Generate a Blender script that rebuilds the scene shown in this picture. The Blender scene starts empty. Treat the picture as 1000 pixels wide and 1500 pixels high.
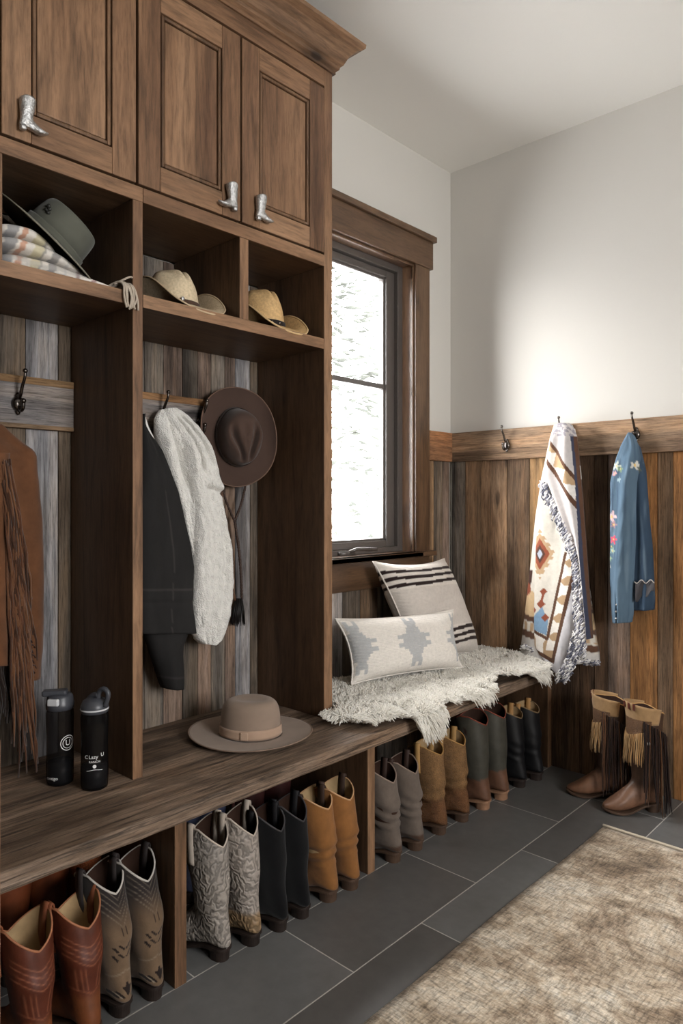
import bpy, bmesh, math, random
from mathutils import Vector, Matrix, noise
SC = bpy.context.scene
COL = SC.collection
rnd = random.Random(11)
PI = math.pi
sin, cos = math.sin, math.cos

# ------------------------------------------------------------------ camera geometry
FPX, CXP, HYP, CAMX, CAMY, CAMH = 1028.3, 500.0, 736.0, 2.141, 0.0, 1.27
YAW = math.atan2(957.2, FPX)
_S, _C = sin(YAW), cos(YAW)
def ray(px, py):
    u = (px - CXP) / FPX
    return Vector((-_S + u * _C, _C + u * _S, (HYP - py) / FPX))
def on_x(px, py, X):
    d = ray(px, py); t = (X - CAMX) / d.x
    return Vector((X, CAMY + t * d.y, CAMH + t * d.z))
def on_y(px, py, Y):
    d = ray(px, py); t = (Y - CAMY) / d.y
    return Vector((CAMX + t * d.x, Y, CAMH + t * d.z))

def lin(c):
    c = c / 255.0
    return c / 12.92 if c <= 0.04045 else ((c + 0.055) / 1.055) ** 2.4
def rgb(r, g, b): return (lin(r), lin(g), lin(b), 1.0)
def mix(a, b, t):
    t = max(0.0, min(1.0, t))
    return tuple(a[i] + (b[i] - a[i]) * t for i in range(4))
def sstep(a, b, x):
    t = max(0.0, min(1.0, (x - a) / (b - a))); return t * t * (3 - 2 * t)
def nz(x, y, z): return noise.noise(Vector((x, y, z)))

# ------------------------------------------------------------------ materials
class NT:
    def __init__(s, name):
        s.m = bpy.data.materials.new(name); s.m.use_nodes = True
        s.t = s.m.node_tree; s.b = s.t.nodes['Principled BSDF']; s.out = s.t.nodes['Material Output']
    def n(s, t, **kw):
        nd = s.t.nodes.new(t)
        for k, v in kw.items(): setattr(nd, k, v)
        return nd
    def l(s, a, b): s.t.links.new(a, b)
    def val(s, sock, v):
        if hasattr(v, 'is_output'): s.l(v, sock)
        else: sock.default_value = v
    def coord(s, scale=(1, 1, 1), rand=True, out='Object', loc=(0, 0, 0)):
        tc = s.n('ShaderNodeTexCoord'); mp = s.n('ShaderNodeMapping')
        mp.inputs['Scale'].default_value = scale; mp.inputs['Location'].default_value = loc
        s.l(tc.outputs[out], mp.inputs['Vector'])
        if rand:
            oi = s.n('ShaderNodeObjectInfo'); ma = s.n('ShaderNodeMath', operation='MULTIPLY'); ma.inputs[1].default_value = 37.0
            s.l(oi.outputs['Random'], ma.inputs[0])
            va = s.n('ShaderNodeVectorMath', operation='ADD'); s.l(mp.outputs[0], va.inputs[0]); s.l(ma.outputs[0], va.inputs[1])
            return va.outputs[0]
        return mp.outputs[0]
    def noise(s, vec, scale=5, detail=4, rough=.55, dist=0.0):
        nd = s.n('ShaderNodeTexNoise'); s.l(vec, nd.inputs['Vector'])
        nd.inputs['Scale'].default_value = scale; nd.inputs['Detail'].default_value = detail
        nd.inputs['Roughness'].default_value = rough; nd.inputs['Distortion'].default_value = dist
        return nd.outputs['Fac']
    def ramp(s, fac, stops):
        nd = s.n('ShaderNodeValToRGB'); s.l(fac, nd.inputs['Fac']); cr = nd.color_ramp
        while len(cr.elements) < len(stops): cr.elements.new(.5)
        for e, (p, c) in zip(cr.elements, stops):
            e.position = p; e.color = c if len(c) == 4 else (*c, 1)
        return nd.outputs['Color']
    def mul(s, a, b, fac=1.0, mode='MULTIPLY'):
        nd = s.n('ShaderNodeMix', data_type='RGBA', blend_type=mode)
        s.val(nd.inputs[0], fac); s.val(nd.inputs[6], a); s.val(nd.inputs[7], b)
        return nd.outputs[2]
    def math(s, op, a, b=0.0):
        nd = s.n('ShaderNodeMath', operation=op); s.val(nd.inputs[0], a); s.val(nd.inputs[1], b); return nd.outputs[0]
    def attr(s, name, out='Color'):
        nd = s.n('ShaderNodeAttribute'); nd.attribute_name = name; return nd.outputs[out]
    def bump(s, h, strength=.3, dist=.01, prev=None):
        nd = s.n('ShaderNodeBump'); nd.inputs['Strength'].default_value = strength; nd.inputs['Distance'].default_value = dist
        s.l(h, nd.inputs['Height'])
        if prev is not None: s.l(prev, nd.inputs['Normal'])
        return nd.outputs['Normal']
    def fin(s, col=None, rough=None, bump=None, metal=None, spec=None, sheen=None):
        if col is not None: s.val(s.b.inputs['Base Color'], col)
        if rough is not None: s.val(s.b.inputs['Roughness'], rough)
        if bump is not None: s.l(bump, s.b.inputs['Normal'])
        if metal is not None: s.b.inputs['Metallic'].default_value = metal
        if spec is not None: s.b.inputs['Specular IOR Level'].default_value = spec
        if sheen is not None: s.b.inputs['Sheen Weight'].default_value = sheen; s.b.inputs['Sheen Roughness'].default_value = .5
        return s.m

G = lambda v: (v, v, v, 1)
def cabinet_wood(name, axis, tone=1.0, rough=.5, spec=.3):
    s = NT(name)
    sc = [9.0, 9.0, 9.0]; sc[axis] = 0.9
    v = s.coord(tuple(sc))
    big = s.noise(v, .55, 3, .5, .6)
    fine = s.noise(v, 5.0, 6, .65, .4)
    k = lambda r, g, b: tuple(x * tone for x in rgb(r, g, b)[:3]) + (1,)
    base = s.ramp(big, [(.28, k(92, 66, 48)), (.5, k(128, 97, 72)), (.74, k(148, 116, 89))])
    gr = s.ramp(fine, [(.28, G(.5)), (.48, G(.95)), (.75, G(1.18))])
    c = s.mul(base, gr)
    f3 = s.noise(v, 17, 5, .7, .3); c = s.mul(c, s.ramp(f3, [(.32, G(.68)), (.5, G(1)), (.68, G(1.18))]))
    # mineral streaks and knots belong to knotty alder boards
    st = s.noise(v, 1.3, 2, .5, 1.4)
    c = s.mul(c, s.ramp(st, [(.56, G(1)), (.66, G(.5)), (.74, G(1))]), .7)
    sk = [.25, 6.0, 6.0]; sk[axis] = 2.4
    vk = s.coord(tuple(sk))
    vo = s.n('ShaderNodeTexVoronoi'); s.l(vk, vo.inputs['Vector']); vo.inputs['Scale'].default_value = .95
    c = s.mul(c, s.ramp(vo.outputs['Distance'], [(.0, G(.08)), (.045, G(.16)), (.07, G(.6)), (.16, G(1))]), .9)
    b = s.bump(fine, .10, .004)
    return s.fin(c, rough, b, spec=spec)
M = {}
M['wood_v'] = cabinet_wood('knotty_alder_vertical', 2)
M['wood_h'] = cabinet_wood('knotty_alder_horizontal', 1)
M['wood_dark'] = cabinet_wood('shaded_alder_interior', 2, .42)  # same alder darkened: shade inside the bays is put into the colour
M['wood_shaded_h'] = cabinet_wood('shaded_alder_interior_shelf', 1, .42)  # shelf grain of the same alder, shade painted into its tone
M['wood_trim'] = cabinet_wood('stained_alder_trim', 2, .50, .32, .5)
M['wood_trim_h'] = cabinet_wood('stained_alder_trim_head', 1, .50, .32, .5)

M['jamb'] = cabinet_wood('brightened_varnished_jamb', 2, 1.25, .35, 1.0)  # varnished wood with its tone raised to paint in the window's glow
M['jamb'].node_tree.nodes['Principled BSDF'].inputs['Coat Weight'].default_value = 1.0
M['jamb'].node_tree.nodes['Principled BSDF'].inputs['Coat Roughness'].default_value = .35
def barn_wood(name, axis):
    s = NT(name)
    tint = s.attr('Col'); seed = s.attr('seed', 'Fac')
    sc = [16.0, 16.0, 16.0]; sc[axis] = .8
    v0 = s.coord(tuple(sc), rand=False)
    off = s.n('ShaderNodeVectorMath', operation='SCALE'); off.inputs[0].default_value = (13.1, 7.7, 5.3); s.l(seed, off.inputs[3])
    va = s.n('ShaderNodeVectorMath', operation='ADD'); s.l(v0, va.inputs[0]); s.l(off.outputs[0], va.inputs[1]); v = va.outputs[0]
    g1 = s.noise(v, .8, 5, .6, .9); g2 = s.noise(v, 4.5, 7, .72, .5)
    c = s.mul(tint, s.ramp(g1, [(.30, (.38, .35, .33, 1)), (.46, G(.92)), (.58, (1.28, 1.2, 1.1, 1)), (.74, (1.6, 1.6, 1.62, 1))]))
    c = s.mul(c, s.ramp(g2, [(.30, G(.30)), (.44, G(.82)), (.60, G(1.1)), (.78, G(1.4))]))
    g3 = s.noise(v, 16, 5, .75, .3); c = s.mul(c, s.ramp(g3, [(.33, G(.45)), (.48, G(1)), (.68, G(1.35))]))
    # blotches of old stain running across and along the board
    s2 = [5.0, 5.0, 5.0]; s2[axis] = 1.6
    vb = s.n('ShaderNodeVectorMath', operation='ADD'); s.l(s.coord(tuple(s2), rand=False), vb.inputs[0]); s.l(off.outputs[0], vb.inputs[1])
    bl = s.noise(vb.outputs[0], 1.2, 4, .6, .5)
    c = s.mul(c, s.ramp(bl, [(.32, (.45, .42, .40, 1)), (.50, G(1)), (.7, (1.2, 1.1, .98, 1))]))
    sk = [7.0, 7.0, 7.0]; sk[axis] = 2.4
    vc = s.n('ShaderNodeVectorMath', operation='ADD'); s.l(s.coord(tuple(sk), rand=False), vc.inputs[0]); s.l(off.outputs[0], vc.inputs[1])
    vo = s.n('ShaderNodeTexVoronoi'); s.l(vc.outputs[0], vo.inputs['Vector']); vo.inputs['Scale'].default_value = .9
    c = s.mul(c, s.ramp(vo.outputs['Distance'], [(.0, G(.10)), (.06, G(.22)), (.10, G(.75)), (.16, G(1))]), .85)
    b = s.bump(g2, .55, .006)
    return s.fin(c, .8, b, spec=.18)
M['barn_v'] = barn_wood('weathered_barn_boards', 2)
M['barn_hx'] = barn_wood('weathered_barn_rail_along_back', 0)
M['barn_hy'] = barn_wood('weathered_barn_rail_along_side', 1)

def bench_wood():
    s = NT('reclaimed_bench_plank')
    v = s.coord((14, .9, 14), rand=False)
    g1 = s.noise(v, .9, 5, .62, .8); g2 = s.noise(v, 5, 7, .72, .5)
    c = s.ramp(g1, [(.28, rgb(66, 54, 46)), (.45, rgb(112, 94, 79)), (.58, rgb(138, 118, 101)), (.75, rgb(164, 146, 130))])
    c = s.mul(c, s.ramp(g2, [(.30, G(.30)), (.46, G(.88)), (.62, G(1.12)), (.8, G(1.4))]))
    g3 = s.noise(v, 17, 5, .75, .3); c = s.mul(c, s.ramp(g3, [(.33, G(.48)), (.48, G(1)), (.68, G(1.35))]))
    vb = s.coord((4, 1.6, 4), rand=False)
    bl = s.noise(vb, 1.3, 4, .6, .6)
    c = s.mul(c, s.ramp(bl, [(.34, (.48, .44, .40, 1)), (.52, G(1)), (.72, (1.2, 1.05, .88, 1))]))
    ck = s.noise(s.coord((22, .5, 22), rand=False), 1.6, 3, .5, .3)
    crack = s.ramp(ck, [(.475, G(1)), (.497, G(.10)), (.519, G(1))])
    c = s.mul(c, crack, .75)
    b = s.bump(g2, .6, .006); b = s.bump(crack, .4, .004, b)
    return s.fin(c, .62, b, spec=.35)
M['bench'] = bench_wood()

def plain(name, c, rough=.6, metal=0.0, bump=None, spec=.4, var=0.0, vscale=20, sheen=None):
    s = NT(name); col = c
    if var:
        f = s.noise(s.coord(), vscale, 4, .6)
        col = s.mul(c, s.ramp(f, [(.3, G(1 - var)), (.7, G(1 + var))]))
    b = None
    if bump: b = s.bump(s.noise(s.coord(), bump[0], 3, .6), bump[1], bump[2])
    return s.fin(col, rough, b, metal, spec, sheen)
M['paint'] = plain('greige_wall_paint', rgb(202, 199, 193), .9, bump=(180, .05, .002), spec=.15)
M['ceil'] = plain('ceiling_paint', rgb(230, 228, 223), .92, bump=(90, .06, .003), spec=.1)
M['bronze'] = plain('dark_bronze_sash', rgb(84, 78, 74), .32, spec=.8)
M['pewter'] = plain('antique_pewter', rgb(186, 186, 186), .42, 1.0, bump=(170, .8, .004), var=.3, vscale=120)
M['iron'] = plain('burnished_dark_nickel', rgb(96, 90, 86), .25, 1.0)
M['sole_dark'] = plain('dark_leather_sole', rgb(40, 31, 27), .6, spec=.3, var=.25)
M['sole_brown'] = plain('brown_leather_sole', rgb(76, 58, 46), .6, spec=.3, var=.25)
M['sole_tan'] = plain('tan_leather_sole', rgb(140, 106, 82), .55, spec=.3, var=.2)
M['lining_dark'] = plain('dark_boot_lining', rgb(60, 42, 34), .8, spec=.15, var=.2)
M['lining_tan'] = plain('tan_boot_lining', rgb(176, 148, 110), .8, spec=.15, var=.2)
M['snow'] = plain('snow', rgb(238, 240, 243), .9, bump=(3, .3, .1), spec=.1)
M['bark'] = plain('tree_bark', rgb(90, 84, 80), .9, var=.3)

def vcol(name, rough=.7, bump=None, spec=.25, var=0.0, vscale=30, sheen=None, weave=None, stretch=(1, 1, 1), dim=1):
    s = NT(name); col = s.mul(s.attr('Col'), G(dim)) if dim != 1 else s.attr('Col')
    if var:
        f = s.noise(s.coord(stretch), vscale, 5, .62)
        col = s.mul(col, s.ramp(f, [(.28, G(1 - var)), (.72, G(1 + var))]))
    b = None
    if bump: b = s.bump(s.noise(s.coord(stretch), bump[0], 4, .6), bump[1], bump[2])
    if weave:
        w = s.n('ShaderNodeTexWave'); w.bands_direction = 'Z'; s.l(s.coord(rand=False), w.inputs['Vector'])
        w.inputs['Scale'].default_value = weave; w.inputs['Distortion'].default_value = 1.2; w.inputs['Detail Scale'].default_value = 6
        b = s.bump(w.outputs['Fac'], .35, .003, b)
    return s.fin(col, rough, b, None, spec, sheen)
M['leather'] = vcol('boot_leather', .48, (140, .12, .002), .38, .22, 34, dim=.78)
M['suede'] = vcol('boot_suede', .9, (220, .25, .002), .1, .2, 22, .15, dim=.78)
M['cloth'] = vcol('woven_cloth', .92, (330, .35, .002), .1, .08, 60, .1)
M['felt'] = vcol('hat_felt', .88, (400, .15, .001), .12, .08, 14, .15)
M['straw'] = vcol('hat_straw', .75, (260, .55, .002), .2, .22, 120)
M['denim'] = vcol('denim', .88, (420, .3, .001), .12, .22, 9, stretch=(1, 1, .35))
M['knit'] = vcol('woven_pillow', .95, (260, .4, .002), .08, .07, 60, .1, weave=55)
M['rugfringe'] = plain('rug_selvage', rgb(196, 184, 164), .95)

def tooled_leather(name, contrast=.45, scale=26, rough=.5, spec=.35):
    s = NT(name); col = s.attr('Col')
    w = s.n('ShaderNodeTexWave'); s.l(s.coord(), w.inputs['Vector']); w.wave_type = 'RINGS'
    w.inputs['Scale'].default_value = scale; w.inputs['Distortion'].default_value = 16.0
    w.inputs['Detail'].default_value = 2.0; w.inputs['Detail Scale'].default_value = 2.4
    lo = 1 - contrast
    c = s.mul(col, s.ramp(w.outputs['Fac'], [(.15, G(lo)), (.4, G(1)), (.8, G(1.12))]))
    c = s.mul(c, s.ramp(s.noise(s.coord(), 30, 5, .65), [(.3, G(.75)), (.7, G(1.2))]))
    b = s.bump(w.outputs['Fac'], .6, .004)
    return s.fin(c, rough, b, None, spec)
M['tooled'] = tooled_leather('tooled_leather', .34, 11)
M['tooled_fine'] = tooled_leather('finely_tooled_leather', .35, 55)

def sherpa():
    s = NT('white_fleece'); v = s.coord()
    vo = s.n('ShaderNodeTexVoronoi'); s.l(v, vo.inputs['Vector']); vo.inputs['Scale'].default_value = 240
    n2 = s.noise(v, 45, 4, .6)
    c = s.mul(rgb(232, 230, 225), s.ramp(n2, [(.3, G(.86)), (.65, G(1.0))]))
    b = s.bump(vo.outputs['Distance'], .6, .006); b = s.bump(n2, .5, .01, b)
    return s.fin(c, 1.0, b, None, .05, .3)
M['sherpa'] = sherpa()
def wool_mat():
    s = NT('sheepskin_wool'); c = rgb(255, 253, 248)
    d = s.n('ShaderNodeBsdfDiffuse'); d.inputs['Color'].default_value = c
    t = s.n('ShaderNodeBsdfTranslucent'); t.inputs['Color'].default_value = c
    m = s.n('ShaderNodeMixShader'); m.inputs[0].default_value = .5
    s.l(d.outputs[0], m.inputs[1]); s.l(t.outputs[0], m.inputs[2]); s.l(m.outputs[0], s.out.inputs['Surface'])
    return s.m
M['wool_lock'] = wool_mat()
M['wool'] = plain('sheepskin_wool', rgb(255, 253, 249), .95, spec=.1, var=.04, vscale=9, sheen=.35)

def glass_pane():
    s = NT('window_glass'); t = s.t
    tr = s.n('ShaderNodeBsdfTransparent'); gl = s.n('ShaderNodeBsdfGlossy'); gl.inputs['Roughness'].default_value = .02
    mx = s.n('ShaderNodeMixShader'); fr = s.n('ShaderNodeFresnel'); fr.inputs['IOR'].default_value = 1.15
    s.l(fr.outputs[0], mx.inputs[0]); s.l(tr.outputs[0], mx.inputs[1]); s.l(gl.outputs[0], mx.inputs[2]); s.l(mx.outputs[0], s.out.inputs['Surface'])
    return s.m
M['glass'] = glass_pane()
def smoke_plastic():
    s = NT('smoke_grey_plastic')
    tr = s.n('ShaderNodeBsdfTransparent'); tr.inputs['Color'].default_value = (.46, .44, .43, 1)
    mx = s.n('ShaderNodeMixShader'); mx.inputs[0].default_value = .38
    s.b.inputs['Base Color'].default_value = rgb(26, 26, 28); s.b.inputs['Roughness'].default_value = .12
    s.l(tr.outputs[0], mx.inputs[1]); s.l(s.b.outputs[0], mx.inputs[2]); s.l(mx.outputs[0], s.out.inputs['Surface'])
    return s.m
M['smoke'] = smoke_plastic()
M['lid'] = plain('charcoal_plastic', rgb(62, 64, 70), .38, spec=.45)
M['lid_grey'] = plain('grey_plastic_button', rgb(196, 198, 202), .45)
M['print'] = plain('white_print', rgb(228, 228, 228), .6)

def tile_floor():
    s = NT('slate_tile_floor')
    tc = s.n('ShaderNodeTexCoord'); mp = s.n('ShaderNodeMapping'); s.l(tc.outputs['Object'], mp.inputs['Vector'])
    mp.inputs['Rotation'].default_value = (0, 0, -PI / 2); mp.inputs['Location'].default_value = (-.191, .5745, 0)
    br = s.n('ShaderNodeTexBrick'); s.l(mp.outputs[0], br.inputs['Vector'])
    br.inputs['Scale'].default_value = 1.0; br.inputs['Brick Width'].default_value = .61; br.inputs['Row Height'].default_value = .2985
    br.inputs['Mortar Size'].default_value = .0020; br.inputs['Mortar Smooth'].default_value = .15; br.offset = .5; br.inputs['Bias'].default_value = 0
    br.inputs['Color1'].default_value = rgb(102, 102, 101); br.inputs['Color2'].default_value = rgb(84, 82, 80); br.inputs['Mortar'].default_value = rgb(176, 172, 166)
    n1 = s.noise(s.coord(rand=False), 2.2, 5, .6); n2 = s.noise(s.coord(rand=False), 24, 5, .6)
    c = s.mul(br.outputs['Color'], s.ramp(n1, [(.3, (.84, .83, .81, 1)), (.7, (1.15, 1.16, 1.17, 1))]))
    c = s.mul(c, s.ramp(n2, [(.3, G(.9)), (.7, G(1.08))]))
    b = s.bump(n2, .12, .003); inv = s.math('SUBTRACT', 1.0, br.outputs['Fac']); b = s.bump(inv, .5, .002, b)
    r = s.ramp(n1, [(.3, G(.32)), (.7, G(.45))])
    return s.fin(c, r, b, None, .45)
M['tile'] = tile_floor()

def rug_mat():
    s = NT('faded_vintage_rug')
    v = s.coord(rand=False)
    n1 = s.noise(v, 3.4, 9, .78, .6); n2 = s.noise(s.coord((1, 6, 1), rand=False), 26, 5, .7); n3 = s.noise(s.coord((7, 1, 1), rand=False), 22, 5, .7)
    n4 = s.noise(v, 150, 3, .6)
    c = s.ramp(n1, [(.32, rgb(104, 90, 74)), (.42, rgb(146, 128, 108)), (.50, rgb(184, 168, 147)), (.58, rgb(204, 193, 176)), (.70, rgb(216, 213, 206))])
    # ghost of the old pattern: rings and lattice worn almost away
    w = s.n('ShaderNodeTexWave'); w.wave_type = 'RINGS'; s.l(v, w.inputs['Vector']); w.inputs['Scale'].default_value = 1.7; w.inputs['Distortion'].default_value = 7; w.inputs['Detail'].default_value = 3; w.inputs['Detail Scale'].default_value = 2.2
    c = s.mul(c, s.ramp(w.outputs['Fac'], [(.15, (.74, .70, .66, 1)), (.4, G(1)), (.9, G(1.04))]), .75)
    vo = s.n('ShaderNodeTexVoronoi'); vo.feature = 'DISTANCE_TO_EDGE'; vo.inputs['Scale'].default_value = 5.5; s.l(v, vo.inputs['Vector'])
    c = s.mul(c, s.ramp(vo.outputs['Distance'], [(.0, (.72, .68, .62, 1)), (.07, G(1))]), .45)
    c = s.mul(c, s.ramp(n2, [(.38, G(.46)), (.49, G(.95)), (.64, G(1.2))]), .75)
    c = s.mul(c, s.ramp(n3, [(.38, G(.46)), (.49, G(.95)), (.64, G(1.2))]), .75)
    c = s.mul(c, s.ramp(n4, [(.3, G(.8)), (.7, G(1.18))]))
    b = s.bump(n4, .5, .004)
    return s.fin(c, .97, b, None, .05, .15)
M['rug'] = rug_mat()

# ------------------------------------------------------------------ mesh builder
class MB:
    def __init__(s): s.v = []; s.f = []; s.c = []; s.seed = []; s.cur = (1, 1, 1, 1); s.cs = 0.0
    def vert(s, p, c=None):
        s.v.append(tuple(p)); s.c.append(c or s.cur); s.seed.append(s.cs); return len(s.v) - 1
    def box(s, x0, x1, y0, y1, z0, z1):
        i = [s.vert((x, y, z)) for z in (z0, z1) for y in (y0, y1) for x in (x0, x1)]
        for q in ((0, 2, 3, 1), (4, 5, 7, 6), (0, 1, 5, 4), (2, 6, 7, 3), (0, 4, 6, 2), (1, 3, 7, 5)): s.f.append([i[k] for k in q])
        return s
    def rings(s, rings, closed=True, cap0=False, cap1=False, cols=None):
        idx = [[s.vert(p, cols[a][b] if cols else None) for b, p in enumerate(r)] for a, r in enumerate(rings)]
        n = len(rings[0])
        for a in range(len(rings) - 1):
            for b in range(n if closed else n - 1):
                s.f.append([idx[a][b], idx[a][(b + 1) % n], idx[a + 1][(b + 1) % n], idx[a + 1][b]])
        if cap0: s.f.append(list(reversed(idx[0])))
        if cap1: s.f.append(list(idx[-1]))
        return s
    def grid(s, fn, nu, nv, colfn=None):
        pts = [[fn(a / nu, b / nv) for b in range(nv + 1)] for a in range(nu + 1)]
        cols = [[colfn(a / nu, b / nv) for b in range(nv + 1)] for a in range(nu + 1)] if colfn else None
        return s.rings(pts, closed=False, cols=cols)
    def tube(s, path, rad, seg=8, closed=False, col=None):
        path = [Vector(p) for p in path]; n = len(path)
        if not hasattr(rad, '__len__'): rad = [rad] * n
        old = s.cur
        if col: s.cur = col
        rs = []; prev = None
        for i, p in enumerate(path):
            if closed: d = path[(i + 1) % n] - path[i - 1]
            else: d = path[min(i + 1, n - 1)] - path[max(i - 1, 0)]
            d = d.normalized() if d.length > 1e-9 else Vector((0, 0, 1))
            if prev is None:
                a = d.orthogonal().normalized()
            else:
                a = prev - d * prev.dot(d)
                a = a.normalized() if a.length > 1e-6 else d.orthogonal().normalized()
            prev = a; b = d.cross(a)
            rs.append([p + (a * cos(2 * PI * k / seg) + b * sin(2 * PI * k / seg)) * rad[i] for k in range(seg)])
        if closed: rs.append(rs[0])
        s.rings(rs, cap0=not closed, cap1=not closed); s.cur = old
        return s
    def lathe(s, prof, seg=40, cap0=True, cap1=True, cx=0, cy=0):
        rs = [[(cx + r * cos(2 * PI * k / seg), cy + r * sin(2 * PI * k / seg), z) for k in range(seg)] for r, z in prof]
        return s.rings(rs, cap0=cap0, cap1=cap1)
    def ball(s, c, r, nu=12, nv=8, sc=(1, 1, 1)):
        rs = []
        for a in range(nv + 1):
            t = PI * a / nv; t = max(.02, min(PI - .02, t))
            rs.append([(c[0] + r * sc[0] * sin(t) * cos(2 * PI * k / nu), c[1] + r * sc[1] * sin(t) * sin(2 * PI * k / nu), c[2] - r * sc[2] * cos(t)) for k in range(nu)])
        return s.rings(rs, cap0=True, cap1=True)
    def xform(s, mat, start=0):
        for i in range(start, len(s.v)): s.v[i] = tuple(mat @ Vector(s.v[i]))
        return s
    def build(s, name, mat, parent=None, world=False, smooth=False, bevel=0, sub=0, solid=0, solid_off=-1, seg=2, autos=None):
        me = bpy.data.meshes.new(name)
        off = parent_loc(parent) if (world and parent is not None) else Vector((0, 0, 0))
        me.from_pydata([(p[0] - off.x, p[1] - off.y, p[2] - off.z) for p in s.v], [], s.f); me.update()
        a = me.attributes.new('Col', 'FLOAT_COLOR', 'POINT')
        a.data.foreach_set('color', [x for c in s.c for x in c])
        a = me.attributes.new('seed', 'FLOAT', 'POINT'); a.data.foreach_set('value', s.seed)
        bm = bmesh.new(); bm.from_mesh(me); bmesh.ops.recalc_face_normals(bm, faces=bm.faces); bm.to_mesh(me); bm.free()
        me.materials.append(mat)
        if smooth: me.polygons.foreach_set('use_smooth', [True] * len(me.polygons))
        o = bpy.data.objects.new(name, me); COL.objects.link(o)
        if parent is not None: o.parent = parent
        if solid:
            m = o.modifiers.new('thickness', 'SOLIDIFY'); m.thickness = solid; m.offset = solid_off
        if bevel:
            m = o.modifiers.new('bevel', 'BEVEL'); m.width = bevel; m.segments = seg; m.limit_method = 'ANGLE'; m.angle_limit = .6
        if sub:
            m = o.modifiers.new('subdivision', 'SUBSURF'); m.levels = sub; m.render_levels = sub
        return o
def parent_loc(p):
    v = Vector((0, 0, 0))
    while p is not None: v += p.location; p = p.parent
    return v
def tag(o, label, cat=None, group=None, kind=None):
    o['label'] = label
    if cat: o['category'] = cat
    if group: o['group'] = group
    if kind: o['kind'] = kind
    return o
def thing(name, label, cat, loc=(0, 0, 0), rz=0, group=None, rot=None):
    o = bpy.data.objects.new(name, None); COL.objects.link(o); o.location = loc
    o.rotation_euler = rot if rot else (0, 0, rz); o.empty_display_size = .05
    return tag(o, label, cat, group)
def copy_tree(o, parent=None):
    c = o.copy(); COL.objects.link(c)
    if parent is not None: c.parent = parent
    for ch in list(o.children): copy_tree(ch, c)
    return c
def polyl(pts, t):
    # piecewise linear lookup: pts [(key, val...)] sorted by key
    if t <= pts[0][0]: return pts[0][1:]
    for a, b in zip(pts, pts[1:]):
        if t <= b[0]:
            w = (t - a[0]) / (b[0] - a[0]) if b[0] != a[0] else 0
            return tuple(a[i] + (b[i] - a[i]) * w for i in range(1, len(a)))
    return pts[-1][1:]
def spline(pts, n):
    out = []; m = len(pts)
    for i in range(n):
        t = i / (n - 1) * (m - 1); k = min(int(t), m - 2); w = t - k
        p0, p1, p2, p3 = pts[max(k - 1, 0)], pts[k], pts[k + 1], pts[min(k + 2, m - 1)]
        out.append(tuple(.5 * (2 * b + (c - a) * w + (2 * a - 5 * b + 4 * c - d) * w * w + (3 * b - a - 3 * c + d) * w ** 3) for a, b, c, d in zip(p0, p1, p2, p3)))
    return out
SKY, EXPO = 22.0, 0.35
W2Y0, W2Y1, W2Z0, W2Z1 = .35, 1.75, 1.05, 2.35
WOOL_N = 54000
pass
M['wood_crown'] = cabinet_wood('stained_alder_crown', 1, .85)
# ------------------------------------------------------------------ camera, sky, daylight
cam = bpy.data.objects.new('camera', bpy.data.cameras.new('camera')); COL.objects.link(cam); SC.camera = cam
cam.location = (CAMX, CAMY, CAMH); cam.rotation_euler = (PI / 2, 0, YAW)
cam.data.sensor_fit = 'HORIZONTAL'; cam.data.sensor_width = 36.0; cam.data.lens = 36.0 * FPX / 1000.0
cam.data.shift_x = 0.0; cam.data.shift_y = -(750.0 - HYP) / 1000.0; cam.data.clip_start = .02
w = bpy.data.worlds.new('overcast_sky'); SC.world = w; w.use_nodes = True
nt = w.node_tree; bg = nt.nodes['Background']
bg.inputs['Color'].default_value = (.995, .985, .972, 1); bg.inputs['Strength'].default_value = SKY
SC.view_settings.view_transform = 'Standard'; SC.view_settings.look = 'None'; SC.view_settings.gamma = 1; SC.view_settings.exposure = EXPO
SC.view_settings.use_curve_mapping = False
SC.cycles.use_denoising = True; SC.cycles.max_bounces = 9; SC.cycles.diffuse_bounces = 5; SC.cycles.glossy_bounces = 4
SC.cycles.transparent_max_bounces = 24; SC.cycles.sample_clamp_indirect = 6; SC.cycles.caustics_reflective = False; SC.cycles.caustics_refractive = False
def portal(name, loc, rot, sx, sy):
    l = bpy.data.lights.new(name, 'AREA'); l.shape = 'RECTANGLE'; l.size = sx; l.size_y = sy; l.cycles.is_portal = True
    o = bpy.data.objects.new(name, l); COL.objects.link(o); o.location = loc; o.rotation_euler = rot
def area(name, loc, rot, sx, sy, power, color, spread=PI):
    l = bpy.data.lights.new(name, 'AREA'); l.shape = 'RECTANGLE'; l.size = sx; l.size_y = sy; l.energy = power; l.color = color; l.spread = spread
    o = bpy.data.objects.new(name, l); COL.objects.link(o); o.location = loc; o.rotation_euler = rot

# ------------------------------------------------------------------ room shell
YB, XR, YF, ZC = 3.168, 4.3, -2.6, 3.055
WY0, WY1, WZ0, WZ1 = 2.0, 2.823, 1.02, 2.464            # window_1 opening in the left wall
def struct(name, mb, mat, label, **kw):
    return tag(mb.build(name, mat, **kw), label, kind='structure')
struct('floor', MB().box(-.2, XR + .2, YF - .2, YB + .2, -.12, 0), M['tile'], 'dark grey slate tile floor with pale grout')
struct('ceiling', MB().box(-.2, XR + .2, YF - .2, YB + .2, ZC, ZC + .15), M['ceil'], 'plain pale ceiling')
mb = MB()
mb.box(-.2, -.02, YF - .2, WY0 - .02, 0, ZC); mb.box(-.2, -.02, WY1 + .02, YB + .2, 0, ZC)
mb.box(-.2, -.02, WY0 - .02, WY1 + .02, 0, WZ0 - .02); mb.box(-.2, -.02, WY0 - .02, WY1 + .02, WZ1 + .02, ZC)
struct('wall_left', mb, M['paint'], 'greige painted wall behind the lockers with one window')
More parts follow.
